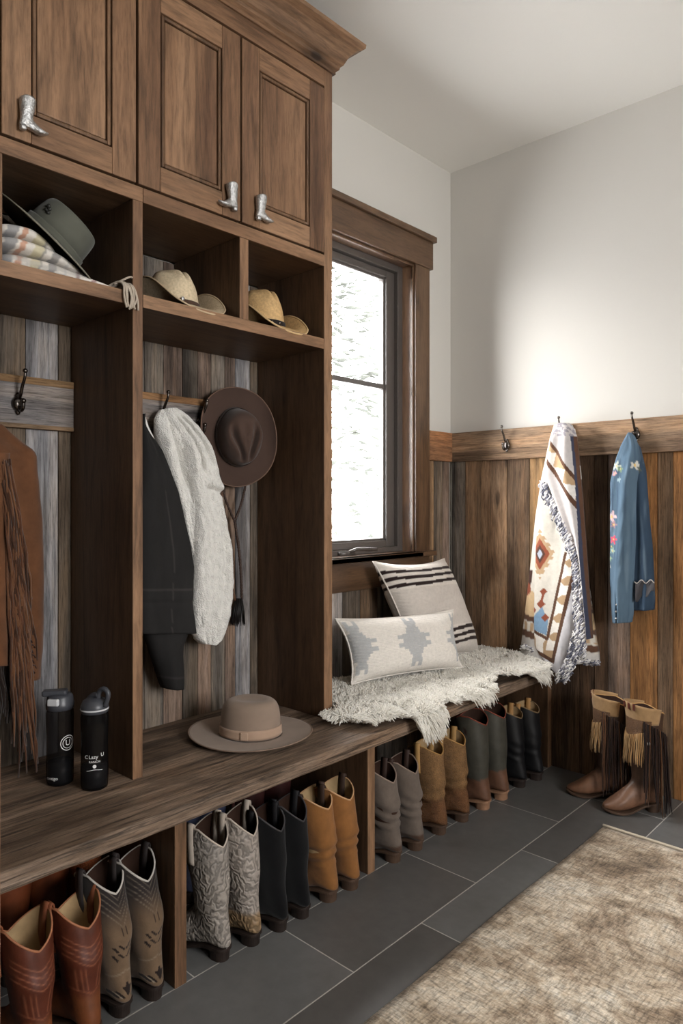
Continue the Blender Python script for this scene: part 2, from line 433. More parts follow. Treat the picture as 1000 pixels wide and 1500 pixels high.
struct('wall_back', MB().box(-.02, XR + .2, YB + .02, YB + .2, 0, ZC), M['paint'], 'greige painted end wall above the barn board wainscot')
R2 = (W2Y0, W2Y1, W2Z0, W2Z1)
mb = MB()
mb.box(XR, XR + .2, YF - .2, R2[0], 0, ZC); mb.box(XR, XR + .2, R2[1], YB + .2, 0, ZC)
mb.box(XR, XR + .2, R2[0], R2[1], 0, R2[2]); mb.box(XR, XR + .2, R2[0], R2[1], R2[3], ZC)
struct('wall_right', mb, M['paint'], 'greige wall opposite the lockers with an added wide window')
struct('wall_front', MB().box(-.02, XR, YF - .2, YF, 0, ZC), M['paint'], 'greige wall facing the end wall')
w2 = bpy.data.objects.new('added_window_2', None); COL.objects.link(w2); w2.location = (XR, R2[0], R2[2]); tag(w2, 'wide unseen window added opposite the lockers for daylight from the right', kind='structure')  # unseen window, added and sized to bring in daylight from the right
mb = MB(); t = .06
mb.box(XR + .05, XR + .12, R2[0], R2[0] + t, R2[2], R2[3]); mb.box(XR + .05, XR + .12, R2[1] - t, R2[1], R2[2], R2[3])
mb.box(XR + .05, XR + .12, R2[0] + t, R2[1] - t, R2[2], R2[2] + t); mb.box(XR + .05, XR + .12, R2[0] + t, R2[1] - t, R2[3] - t, R2[3])
mb.box(XR + .05, XR + .12, (R2[0] + R2[1]) / 2 - .03, (R2[0] + R2[1]) / 2 + .03, R2[2] + t, R2[3] - t)
mb.build('sash', M['bronze'], w2, True, bevel=.003)
MB().box(XR + .08, XR + .086, R2[0] + t - .005, R2[1] - t + .005, R2[2] + t - .005, R2[3] - t + .005).build('pane', M['glass'], w2, True)
portal('daylight_portal_right', (XR + .14, (R2[0] + R2[1]) / 2, (R2[2] + R2[3]) / 2), (0, PI / 2, 0), R2[3] - R2[2], R2[1] - R2[0])
portal('daylight_portal_left', (-.22, (WY0 + WY1) / 2, (WZ0 + WZ1) / 2), (0, -PI / 2, 0), WZ1 - WZ0, WY1 - WY0)

# ------------------------------------------------------------------ window_1
w1 = bpy.data.objects.new('window_1', None); COL.objects.link(w1); w1.location = (0, WY0, WZ0)
tag(w1, 'tall wood cased window over the bench looking out on snow', kind='structure')
mb = MB(); mb.box(0, .022, WY1, WY1 + .117, WZ0 - .02, WZ1); mb.box(0, .022, WY0 - .117, WY0, WZ0 - .02, WZ1)
mb.build('side_casing', M['wood_trim'], w1, True, bevel=.003)
mb = MB(); mb.box(0, .028, WY0 - .13, WY1 + .14, WZ1, WZ1 + .138)
mb.build('head_casing', M['wood_trim_h'], w1, True, bevel=.003)
mb = MB(); mb.box(0, .044, WY0 - .13, WY1 + .153, WZ1 + .138, WZ1 + .168)
mb.build('head_cap', M['wood_trim_h'], w1, True, bevel=.004)
mb = MB(); mb.box(0, .010, WY0 + .0, WY1 - .0, WZ1 - .012, WZ1); mb.box(0, .010, WY1 - .010, WY1, WZ0, WZ1 - .012)
mb.build('bead', M['wood_trim'], w1, True, bevel=.003)
mb = MB(); mb.box(-.16, .0, WY1, WY1 + .02, WZ0, WZ1 + .02); mb.box(-.16, 0, WY0 - .02, WY0, WZ0, WZ1 + .02); mb.box(-.16, 0, WY0, WY1, WZ1, WZ1 + .02)
mb.build('jamb', M['jamb'], w1, True, bevel=.001)
mb = MB(); mb.box(-.16, .055, WY0 - .02, WY1 + .02, WZ0 - .02, WZ0 + .004); mb.box(.0, .055, WY0 - .13, WY1 + .135, WZ0 - .02, WZ0 + .004)
mb.build('sill', M['wood_trim_h'], w1, True, bevel=.003)
mb = MB(); mb.box(0, .02, WY0 - .117, WY1 + .117, WZ0 - .15, WZ0 - .02)
mb.build('apron', M['wood_trim_h'], w1, True, bevel=.003)
def frame_boxes(mb, x0, x1, y0, y1, z0, z1, wl, wr, wb, wt):
    mb.box(x0, x1, y0, y0 + wl, z0, z1); mb.box(x0, x1, y1 - wr, y1, z0, z1)
    mb.box(x0, x1, y0 + wl, y1 - wr, z0, z0 + wb); mb.box(x0, x1, y0 + wl, y1 - wr, z1 - wt, z1); return mb
frame_boxes(MB(), -.15, -.062, WY0, WY1, WZ0 + .004, WZ1, .04, .04, .026, .035).build('frame', M['bronze'], w1, True, bevel=.003)
mb = frame_boxes(MB(), -.135, -.082, WY0 + .042, WY1 - .042, WZ0 + .028, WZ1 - .037, .062, .062, .034, .036)
frame_boxes(mb, -.128, -.094, WY0 + .1, WY1 - .1, WZ0 + .06, WZ1 - .07, .014, .014, .012, .012)
mb.build('sash', M['bronze'], w1, True, bevel=.004)
MB().box(-.120, -.094, WY0 + .11, WY1 - .11, 1.836, 1.860).build('muntin', M['bronze'], w1, True, bevel=.002)
MB().box(-.110, -.104, WY0 + .105, WY1 - .105, WZ0 + .062, WZ1 - .075).build('pane', M['glass'], w1, True)
mb = MB(); mb.box(-.062, -.04, 2.34, 2.44, WZ0 + .004, WZ0 + .024); mb.tube([(-.045, 2.40, WZ0 + .02), (-.03, 2.44, WZ0 + .034), (-.028, 2.52, WZ0 + .030), (-.03, 2.58, WZ0 + .024)], [.008, .008, .007, .008], 8)
mb.build('crank_handle', M['bronze'], w1, True, smooth=True)

# ------------------------------------------------------------------ barn board panelling and rails
GREY = rgb(112, 105, 98); LGREY = rgb(142, 141, 144); DGREY = rgb(86, 80, 74); BRN = rgb(116, 95, 76); TAN = rgb(142, 116, 90); ORG = rgb(148, 108, 70); DBR = rgb(92, 74, 60); PINK = rgb(124, 108, 98); SPK = rgb(100, 90, 80)
def plank(mb, x0, x1, y0, y1, z0, z1, tint):
    mb.cur = tint; mb.cs = rnd.random() * 9; mb.box(x0, x1, y0, y1, z0, z1)
mb = MB()
ys = [.27, .42, .56, .70, .827, .9025, 1.004, 1.10, 1.20, 1.307, 1.383, 1.463, 1.528, 1.589, 1.653, 1.702, 1.775, 1.858]
tn = [BRN, DGREY, GREY, BRN, SPK, LGREY, SPK, BRN, GREY, GREY, PINK, DGREY, PINK, GREY, PINK, LGREY, SPK]
for i, tt in enumerate(tn): plank(mb, -.02, -.004 + .004 * rnd.random(), ys[i] + .0012, ys[i + 1] - .0012, 0, 2.12, tt)
ys = [1.858, 1.97, 2.10, 2.19, 2.31, 2.43, 2.55, 2.66, 2.78, 2.90, 2.945]
tn = [BRN, GREY, SPK, LGREY, SPK, BRN, GREY, DGREY, BRN, TAN]
for i, tt in enumerate(tn): plank(mb, -.02, -.004 + .004 * rnd.random(), ys[i] + .0012, ys[i + 1] - .0012, 0, .88 if i < 9 else 1.49, tt)
for a, b, tt in ((2.945, 3.005, TAN), (3.005, 3.085, SPK), (3.085, 3.150, PINK)): plank(mb, -.02, .0, a + .001, b - .001, 0, 1.49, tt)
struct('trim_1', mb, M['barn_v'], 'vertical reclaimed barn boards on the locker wall', bevel=.0015)
xs = [0.0, .085, .182, .334, .458, .572, .714, .786, .848, .948, 1.066, 1.13, 1.25, 1.38, 1.49, 1.64]
tn = [rgb(104, 98, 92), BRN, rgb(134, 110, 88), BRN, rgb(134, 108, 78), DBR, DBR, DBR, PINK, ORG, BRN, ORG, BRN, GREY, TAN]
while xs[-1] < XR: xs.append(xs[-1] + .1 + .05 * rnd.random()); tn.append(rnd.choice([BRN, GREY, ORG, TAN, DBR]))
mb = MB()
for i, tt in enumerate(tn): plank(mb, xs[i] + .0012, min(xs[i + 1], XR) - .0012, YB - .0 + .004 * rnd.random(), YB + .02, 0, 1.49, tt)
struct('trim_2', mb, M['barn_v'], 'vertical reclaimed barn boards on the end wall', bevel=.0015)
mb = MB(); plank(mb, 0.0, 1.62, YB - .022, YB + .02, 1.487, 1.640, rgb(136, 114, 94)); plank(mb, 1.623, XR, YB - .022, YB + .02, 1.487, 1.640, TAN)
struct('trim_3', mb, M['barn_hx'], 'horizontal hook rail of barn wood along the end wall', bevel=.003)
mb = MB(); plank(mb, -.02, .022, 2.942, YB - .023, 1.487, 1.640, rgb(140, 102, 74))
struct('trim_4', mb, M['barn_hy'], 'short barn wood rail between window casing and corner', bevel=.003)
mb = MB(); plank(mb, 0.001, .022, .30, 1.042, 1.493, 1.646, rgb(124, 120, 120)); plank(mb, .0005, .024, .30, 1.042, 1.625, 1.647, rgb(140, 112, 82))
plank(mb, .0005, .024, .30, 1.042, 1.492, 1.505, rgb(130, 108, 86))
struct('trim_5', mb, M['barn_hy'], 'hook rail of grey barn wood inside the near locker bay', bevel=.002)
mb = MB(); plank(mb, 0.001, .022, 1.077, 1.812, 1.493, 1.646, rgb(124, 118, 116)); plank(mb, .0005, .024, 1.077, 1.812, 1.622, 1.647, rgb(146, 112, 80))
struct('trim_6', mb, M['barn_hy'], 'hook rail of barn wood inside the locker bay beside the window', bevel=.002)

# ------------------------------------------------------------------ outdoors
def ground_z(x, y): return -.9 + max(0, (-x - 1.2)) * .30 + .25 * nz(x * .35, y * .35, 3) + .05 * nz(x * 1.7, y * 1.7, 5)
mb = MB(); mb.grid(lambda u, v: (-.5 - u * 26, -8 + v * 34, ground_z(-.5 - u * 26, -8 + v * 34)), 50, 60)
struct('ground', mb, M['snow'], 'snow covered hillside outside the window', smooth=True)
def snowy_tree(x, y, h, r, label):
    z0 = ground_z(x, y)
    t = thing('snowy_tree', label, 'tree', (x, y, z0), group='snowy trees outside the window')
    MB().tube([(0, 0, -.1), (.03, 0, h * .5), (0, .02, h * .97)], [.09, .06, .012], 7).build('trunk', M['bark'], t, smooth=True)
    mb = MB()
    for i in range(int(3200 * (1 if h > 3 else .35))):
        f = rnd.random() ** .8; z = h * (.06 + .92 * f); rr = r * (1 - f) ** .85 * (.35 + .65 * rnd.random() ** .5) + .03; a = rnd.random() * 2 * PI
        c = Vector((rr * cos(a), rr * sin(a), z - .22 * rr)); l = .07 + .13 * rnd.random(); wd = .02 + .04 * rnd.random()
        d = Vector((cos(a + rnd.uniform(-.6, .6)), sin(a + rnd.uniform(-.6, .6)), rnd.uniform(-.5, .15))).normalized(); s_ = d.cross(Vector((0, 0, 1))).normalized(); n_ = s_.cross(d)
        mb.cur = rgb(240, 241, 243) if rnd.random() < .62 else rgb(62, 64, 60)
        p = [c - d * l, c + s_ * wd, c + d * l, c - s_ * wd, c + n_ * wd * .7, c - n_ * wd * .5]
        k = [mb.vert(q) for q in p]
        for a_, b_ in ((0, 1), (1, 2), (2, 3), (3, 0)): mb.f.append([k[a_], k[b_], k[4]]); mb.f.append([k[b_], k[a_], k[5]])
    mb.build('foliage', M['treeleaf'], t)
M['treeleaf'] = vcol('snowy_needles', .9, spec=.1)
snowy_tree(-4.6, 6.6, 6.4, 1.7, 'snow laden evergreen seen through the upper window pane')
snowy_tree(-7.6, 10.4, 8.5, 2.2, 'snow laden evergreen farther up the white hillside')
snowy_tree(-3.0, 4.75, 1.9, .8, 'low snow covered shrub seen through the lower window pane')
# ------------------------------------------------------------------ boots
# side profile: pairs (front x, front z, back x, back z, half width) from shaft top down round the heel to the toe
def boot_pairs(H, wide=1.0, toe=1.0, lean=0.0):
    k = (H - .145) / (.33 - .145)
    zz = lambda z: .145 + (z - .145) * k
    P = [(.164 + lean, zz(.330), .006 + lean, zz(.330), .064), (.162 + lean * .8, zz(.30), .007 + lean * .8, zz(.30), .0635), (.156 + lean * .5, zz(.255), .009 + lean * .5, zz(.255), .061),
         (.147, zz(.205), .012, zz(.205), .056), (.138, zz(.168), .014, zz(.163), .050), (.135, .142, .014, .122, .045),
         (.139, .128, .006, .085, .040), (.146, .120, .000, .055, .038), (.156, .111, .006, .036, .0375), (.168, .101, .070, .033, .036),
         (.184, .089, .125, .022, .041), (.206, .073, .178, .012, .0465), (.230, .060, .222, .010, .0455), (.254, .049, .254, .012, .038), (.276, .041, .278, .016, .026), (.292, .033, .294, .020, .012)]
    out = []
    for a, b, c, d, w in P:
        w *= wide
        if a > .2: a = .2 + (a - .2) * toe
        if c > .2: c = .2 + (c - .2) * toe
        out.append((a, b, c, d, w))
    return out
def boot_loft(mb, H=.33, nr=70, ns=48, scallop=.05, wide=1.0, toe=1.0, lean=0.0, wrinkle=0.0, colfn=None, close_top=False, inset=0.0, upto=1.0, curl=False, seed=0.0, back_dip=None):
    pr = spline(boot_pairs(H, wide, toe, lean), nr)
    back_dip = scallop * .9 if back_dip is None else back_dip
    nr2 = int(nr * upto)
    rings, cols = [], []
    for i in range(nr2):
        ax, az, bx, bz, wd = pr[i]; f = i / (nr - 1)
        r, c = [], []
        mx, mz = (ax + bx) / 2, (az + bz) / 2; hx, hz = (ax - bx) / 2, (az - bz) / 2
        L = math.hypot(hx, hz); sc = max(.2, (L - inset) / L) if inset else 1
        for k in range(ns):
            th = 2 * PI * k / ns; ct, st = cos(th), sin(th)
            e = 2 / 2.35
            cx_ = math.copysign(abs(ct) ** e, ct); sy_ = math.copysign(abs(st) ** e, st)
            x = mx + hx * cx_ * sc; z = mz + hz * cx_ * sc; y = (wd - inset) * sy_
            if f < .3:
                wz = (1 - f / .3) ** 1.3
                q = abs(ct)
                vshape = max(0.0, 1 - (math.acos(min(1, q)) / (PI * .42)))
                z -= (scallop if ct > 0 else back_dip) * vshape * wz
                y *= 1 + .05 * wz * (1 - q)
            if wrinkle and .10 < z < .24 and f < .62:
                wv = sstep(.10, .13, z) * (1 - sstep(.17, .24, z))
                d = wrinkle * wv * (sin(z * 150 + 2.2 * sin(th + seed) + 3 * nz(x * 9 + seed, y * 9, z * 14)) + .6 * nz(y * 30, z * 40, seed))
                x += d * ct; y += d * st
            if curl and x > .2: z += (x - .2) ** 2 * 3.0
            d2 = .0012 * nz(x * 22 + seed, y * 22, z * 16); x += d2 * ct; y += d2 * st
            r.append((x, y, z)); c.append(colfn((x, y, z), th, f) if colfn else mb.cur)
        rings.append(r); cols.append(c)
    mb.rings(rings, cap0=close_top, cap1=(upto >= 1.0), cols=cols)
    return rings
def boot_sole(wide=1.0, toe=1.0, ex=.004, thick=.008):
    st = [(.001, .008, .037), (.006, .019, .037), (.02, .029, .0365), (.05, .032, .036), (.072, .031, .034), (.10, .031, .029), (.135, .040, .021), (.17, .046, .012), (.205, .048, .010), (.235, .0455, .012), (.26, .036, .014), (.28, .026, .018), (.293, .015, .021), (.300, .004, .023)]
    st = spline(st, 34); rs = []
    for x, wd, zt in st:
        if x > .2: x = .2 + (x - .2) * toe
        wd = max(.002, wd * wide + ex); zb = zt - thick
        rs.append([(x, -wd, zt), (x, -wd * .5, zt + .001), (x, wd * .5, zt + .001), (x, wd, zt), (x, wd, zb), (x, wd * .5, zb), (x, -wd * .5, zb), (x, -wd, zb)])
    return rs
def boot_heel(wide=1.0, h=.028):
    rs = []
    for k in range(7):
        z = h * (1 - k / 6); tp = 1 - .10 * (k / 6) - .03 * sin(PI * k / 6)
        r = []
        for a in range(24):
            th = 2 * PI * a / 24; ct, sn = cos(th), sin(th)
            x = .038 + math.copysign(abs(ct) ** .6, ct) * .034 * tp; y = math.copysign(abs(sn) ** .8, sn) * .0325 * wide * tp
            if ct < 0: x = .038 + ct * .035 * tp
            r.append((x, y, z))
        rs.append(r)
    return rs
def make_boot(label, group, mat='leather', H=.33, colfn=None, scallop=.05, wide=1.0, toe=1.0, lean=0.0, wrinkle=0.0, sole='sole_dark', lining='lining_dark', lining_col=None,
              piping=(170, 160, 150), strap=None, seed=0.0, ns=48, nr=70, sole_ex=.003, back_dip=None, counter=None, name='western_boot', straps=True):
    t = thing(name, label, 'boot', group=group)
    mb = MB()
    rings = boot_loft(mb, H, nr, ns, scallop, wide, toe, lean, wrinkle, colfn, seed=seed, back_dip=back_dip)
    mb.build('upper', M[mat], t, smooth=True)
    mb = MB(); boot_loft(mb, H, nr, ns, scallop, wide, toe, lean, 0, None, inset=.0035, upto=.34, back_dip=back_dip)
    n0 = len(mb.v) - ns; mb.f.append(list(range(n0, n0 + ns)))
    mb.build('lining', M[lining], t, smooth=True)
    mb = MB(); mb.tube([(x - .0 * 1, y * .985, z) for x, y, z in rings[0]], .0027, 7, closed=True)
    mb.build('top_binding', plain_mat(piping), t, smooth=True)
    if straps:
        sc = strap or piping
        for sgn in (-1, 1):
            mb = MB(); cx_ = (boot_pairs(H, wide, toe, lean)[0][0] + boot_pairs(H, wide, toe, lean)[0][2]) / 2 + .004
            wd = .064 * wide * 1.05
            path = spline([(wd - .010, H - .085), (wd - .008, H - .04), (wd - .0045, H - .005), (wd - .001, H + .011), (wd + .0045, H + .008), (wd + .0055, H - .02), (wd + .0035, H - .06), (wd + .0005, H - .10)], 26)
            hw = .0155
            for q in (0,):
                rs = [[(cx_ - hw, sgn * y, z), (cx_, sgn * (y + (.0012 if i > 13 else -.0012)), z), (cx_ + hw, sgn * y, z)] for i, (y, z) in enumerate(path)]
                mb.rings(rs, closed=False)
            mb.build('pull_strap', plain_mat(sc, 'leather'), t, smooth=True, solid=.003, solid_off=0)
    MB().rings(boot_sole(wide, toe, sole_ex), cap0=True, cap1=True).build('sole', M[sole], t, smooth=False, bevel=.0015)
    MB().rings(boot_heel(wide), cap0=True, cap1=True).build('heel', M[sole], t, smooth=False)
    return t
_pm = {}
def plain_mat(c, kind='leather'):
    key = tuple(c)
    if key not in _pm: _pm[key] = plain('trim_leather_%d' % len(_pm), rgb(*c), .6, spec=.25, var=.15)
    return _pm[key]
def place(o, x, y, deg, mirror=1, z=0.0, sc=1.0):
    o.location = (x, y, z); o.rotation_euler = (0, 0, math.radians(deg)); o.scale = (.87, .87 * mirror, 1.0) if o.name.startswith('fringed') else (.87, mirror, 1.0)
def pair(label_a, label_b, pa, pb, **kw):
    a = make_boot(label_a, 'western boots lined up under the bench', **kw)
    place(a, *pa)
    b = copy_tree(a); b['label'] = label_b; place(b, *pb)
    return a, b
def soft(base, c, k, d, w_):
    return mix(base, c, k * max(0.0, 1 - abs(d) / w_))
def flat(c, var=0.0):
    c = rgb(*c)
    return lambda p, th, f: c
def line_d(p, segs):
    best = 9
    for (a, b, c, d) in segs:
        vx, vy = c - a, d - b; t = max(0, min(1, ((p[0] - a) * vx + (p[1] - b) * vy) / (vx * vx + vy * vy + 1e-9)))
        best = min(best, math.hypot(p[0] - a - t * vx, p[1] - b - t * vy))
    return best

# ------------------------------------------------------------------ lockers
XF = .368; ZB = .49
def door(parent, y0, y1, z0, z1, hy, toe):
    st = .072; z0 += .003; z1 -= .005; y0 += .0015; y1 -= .0015
    mb = MB(); x0, x1 = XF - .018, XF + .003
    mb.box(x0, x1, y0, y0 + st, z0, z1); mb.box(x0, x1, y1 - st, y1, z0, z1)
    d = mb.build('door', M['wood_v'], parent, True, bevel=.002)
    for a_, b_ in ((z0, z0 + st), (z1 - st, z1)):
        rail = MB().box(x0, x1, y0 + st + .0005, y1 - st - .0005, a_, b_).build('door_rail', M['wood_h'], d, bevel=.002); shift(rail, d, parent)
    g = .004
    mb = MB(); frame_boxes(mb, x0, x1 - .001, y0 + st + g, y1 - st - g, z0 + st + g, z1 - st - g, .010, .010, .010, .010)
    mo = mb.build('panel_moulding', M['wood_mould'], d, bevel=.003); shift(mo, d, parent)
    mb = MB(); mb.box(x0, x1 - .018, y0 + st - .004, y1 - st + .004, z0 + st - .004, z1 - st + .004)
    bk = mb.build('door_panel', M['wood_mould'], d); shift(bk, d, parent)
    q = st + g + .010 + .003
    mb = MB(); mb.box(x0 + .001, x1 - .005, y0 + q, y1 - q, z0 + q, z1 - q)
    pn = mb.build('door_panel', M['wood_v'], d, bevel=.003); shift(pn, d, parent)
    # pewter pull shaped as a little western boot, toe pointing along the door
    mb = MB(); boot_loft(mb, H=.33, nr=26, ns=14, scallop=.03, close_top=True, curl=True)
    s_ = .25
    mb.rings(boot_heel(1.0, .03), cap0=True, cap1=True)
    mb.xform(Matrix.Translation((XF + .020, hy, z0 + .018)) @ Matrix.Scale(toe, 4, (0, 1, 0)) @ Matrix.Scale(s_, 4) @ Matrix.Rotation(PI / 2, 4, 'Z'))
    mb.box(XF + .001, XF + .014, hy + toe * .016 - .005, hy + toe * .016 + .005, z0 + .06, z0 + .075)
    h = mb.build('handle', M['pewter'], d, smooth=True); shift(h, d, parent); h['label'] = 'pewter pull cast as a little western boot'
    return d
def shift(o, d, parent):
    # mesh was given in room coordinates: bring it into its parent's frame
    off = parent_loc(parent)
    o.data.transform(Matrix.Translation(-off))
M['wood_mould'] = cabinet_wood('stained_alder_moulding', 2, .72)
def carcass(label, ya, yb, left_panel, right_w):
    # ya..yb : clear inside of the bay
    t = thing('locker_cabinet', label, 'locker', (0, ya, ZB), group='tall wooden lockers')
    shared = not left_panel      # the far bay ends in a full height panel, the near one stops behind the doors
    mb = MB(); mb.box(.001, XF, yb, yb + right_w, ZB, 2.1215)
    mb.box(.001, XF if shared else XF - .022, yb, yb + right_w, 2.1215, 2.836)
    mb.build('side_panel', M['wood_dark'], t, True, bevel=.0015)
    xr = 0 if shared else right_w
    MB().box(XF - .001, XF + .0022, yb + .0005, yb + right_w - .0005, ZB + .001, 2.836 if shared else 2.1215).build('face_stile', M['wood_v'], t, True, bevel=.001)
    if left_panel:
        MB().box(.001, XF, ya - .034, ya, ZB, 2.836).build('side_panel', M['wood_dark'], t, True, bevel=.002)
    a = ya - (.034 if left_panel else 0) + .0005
    MB().box(.001, XF - .002, ya + .0005, yb - .0005, 1.824, 1.861).build('shelf', M['wood_shaded_h'], t, True, bevel=.002)
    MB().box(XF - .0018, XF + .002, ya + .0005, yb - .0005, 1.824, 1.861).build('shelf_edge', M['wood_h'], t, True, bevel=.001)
    MB().box(.001, XF - .004, ya + .0005, yb - .0005, 2.124, 2.15).build('cubby_top', M['wood_shaded_h'], t, True)
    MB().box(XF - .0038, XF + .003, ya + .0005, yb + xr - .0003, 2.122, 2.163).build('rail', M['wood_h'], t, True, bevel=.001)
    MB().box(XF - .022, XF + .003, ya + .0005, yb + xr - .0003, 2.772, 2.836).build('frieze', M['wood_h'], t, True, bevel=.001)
    MB().box(.001, XF - .03, ya + .0005, yb - .0005, 2.79, 2.815).build('top_panel', M['wood_shaded_h'], t, True)
    MB().box(.001, XF - .012, ya + .0005, yb - .0005, 2.1505, 2.1585).build('cabinet_floor', M['wood_shaded_h'], t, True)
    return t
near = carcass('tall wooden locker bay nearest the camera, holding the fringed jacket', .304, 1.043, True, .032)
far = carcass('tall wooden locker bay beside the window, holding the fleece lined jacket', 1.0755, 1.811, False, .042)
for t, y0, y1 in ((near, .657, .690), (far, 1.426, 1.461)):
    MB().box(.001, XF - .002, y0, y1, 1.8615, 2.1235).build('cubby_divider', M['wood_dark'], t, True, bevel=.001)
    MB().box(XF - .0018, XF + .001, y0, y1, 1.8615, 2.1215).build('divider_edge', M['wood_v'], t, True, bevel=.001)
door(near, .310, .680, 2.168, 2.769, .645, -1)
door(near, .686, 1.0545, 2.168, 2.769, .722, 1)
door(far, 1.0595, 1.428, 2.168, 2.769, 1.400, -1)
door(far, 1.4325, 1.812, 2.168, 2.769, 1.478, 1)
# crown: profile swept along the front with a mitred return to the wall
prof = [(0, 2.832), (.010, 2.832), (.010, 2.842), (.020, 2.850), (.022, 2.860), (.030, 2.866), (.036, 2.878), (.046, 2.900), (.066, 2.920), (.088, 2.930), (.090, 2.944), (0, 2.944)]
mb = MB()
yE = 1.853
rs = [[(XF + d, .2, z) for d, z in prof], [(XF + d, yE + d, z) for d, z in prof], [(0.0, yE + d, z) for d, z in prof]]
mb.rings(rs, cap0=True, cap1=True)
mb.box(.0, XF + .002, .2, yE + .001, 2.838, 2.942)
tag(mb.build('crown_moulding', M['wood_crown'], bevel=.001), 'stepped wooden crown along the top of the lockers', 'crown', kind='thing')

# bench: one long plank with a rough front edge, on dividers
mb = MB()
N = 150
def bench_ring(y):
    e = .614 + .004 * nz(y * 3, 1, 0) + .0025 * nz(y * 16, 2, 0)
    z1 = ZB; ch = .006 + .004 * nz(y * 9, 4, 0)
    zb = .4455 + .0012 * nz(y * 12, 7, 0)
    return [(0.0, y, zb), (.3, y, zb), (e - .003, y, zb), (e + .001, y, zb + .006), (e - .001 + .001 * nz(y * 22, 8, 0), y, .46), (e + .001, y, .474 + .001 * nz(y * 18, 9, 0)), (e - .001, y, z1 - ch), (e - ch, y, z1 - .001), (.5, y, z1), (.25, y, z1), (0.0, y, z1)]
mb.rings([bench_ring(.1 + (YB - .104) * i / N) for i in range(N + 1)], cap0=True, cap1=True)
bb = thing('bench', 'long reclaimed wood bench with boot bays running under the lockers and window', 'bench', (0, 1.0, 0))
mb.build('seat_plank', M['bench'], bb, True)
for y0, y1 in ((.270, .305), (1.044, 1.080), (1.813, 1.850), (YB - .036, YB - .002)):
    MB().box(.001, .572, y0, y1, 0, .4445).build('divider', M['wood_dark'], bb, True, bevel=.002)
    MB().box(.5725, .576, y0, y1, 0, .4445).build('divider_edge', M['wood_v'], bb, True, bevel=.001)
MB().box(.001, .03, 1.851, YB - .037, .40, .4445).build('cleat', M['wood_v'], bb, True, bevel=.002)
struct('trim_7', MB().box(.66, .70, .52, .558, 0, .80), M['wood_v'], 'edge of a wooden end post at the near end of the bench', bevel=.002)

# ------------------------------------------------------------------ coat hooks
def hook_mesh(base_name, label, loc, rz):
    t = thing('coat_hook', label, 'coat hook', loc, rz, 'double coat hooks on the rails')
    # local: +x out of the wall
    mb = MB(); mb.ball((.004, 0, -.004), .021, 14, 9, (.55, .9, 1.05)); mb.ball((.002, 0, .016), .012, 12, 8, (.5, .8, 1.2)); mb.ball((.002, 0, -.026), .010, 12, 8, (.5, .8, 1.2))
    mb.build('back_plate', M['iron'], t, smooth=True)
    mb = MB(); mb.tube(spline([(.006, 0, .010), (.020, 0, .022), (.032, 0, .045), (.048, 0, .066), (.052, 0, .084)], 14), [.0062 - .0002 * k for k in range(14)], 9); mb.ball((.052, 0, .087), .0072, 10, 7)
    mb.build('upper_prong', M['iron'], t, smooth=True)
    mb = MB(); mb.tube(spline([(.008, 0, -.014), (.022, 0, -.026), (.036, 0, -.020), (.040, 0, -.004)], 12), .0056, 9); mb.ball((.040, 0, .001), .0078, 10, 7)
    mb.build('lower_prong', M['iron'], t, smooth=True)
    return t
HOOKS = [((.025, .868, 1.566), 0, 'double coat hook on the near locker rail above the fringed jacket'),
         ((.023, 1.352, 1.560), 0, 'coat hook behind the white fleece lining'),
         ((.023, 1.512, 1.548), 0, 'coat hook at the crown of the hanging brown felt hat'),
         ((.348, YB - .023, 1.560), -PI / 2, 'empty coat hook on the end wall nearest the window'),
         ((.648, YB - .023, 1.580), -PI / 2, 'coat hook under the hanging patterned throw'),
         ((.985, YB - .023, 1.572), -PI / 2, 'coat hook holding the denim shirt on the end wall')]
h0 = hook_mesh('coat_hook', HOOKS[0][2], HOOKS[0][0], HOOKS[0][1])
for loc, rz, lab in HOOKS[1:]:
    c = copy_tree(h0); c.location = loc; c.rotation_euler = (0, 0, rz); c['label'] = lab

# ------------------------------------------------------------------ rug
rx0, rx1, ry0, ry1 = 1.018, 3.35, -1.6, 2.705
mb = MB()
def rugp(u, v):
    x = rx0 + (rx1 - rx0) * u; y = ry0 + (ry1 - ry0) * v
    e = min(u, 1 - u) * (rx1 - rx0); f_ = min(v, 1 - v) * (ry1 - ry0)
    x += .006 * nz(y * 2.2, .3, 0) * (1 if u < .1 else 0); y += .006 * nz(x * 2.5, 7, 0) * (1 if v > .9 else 0)
    z = .010 + .0012 * nz(x * 5, y * 5, 2)
    if min(e, f_) < 1e-6: z = .004
    return (x, y, z)
mb.grid(rugp, 90, 130)
rug = tag(mb.build('area_rug', M['rug'], smooth=True, solid=.0035), 'faded beige and brown vintage rug on the tile floor', 'rug')
mb = MB(); mb.tube([(rx0 + (rx1 - rx0) * i / 60, ry1 + .004 + .006 * nz((rx0 + (rx1 - rx0) * i / 60) * 2.5, 7, 0), .007) for i in range(61)], .0058, 6)
mb.build('selvage', M['rugfringe'], rug, smooth=True)
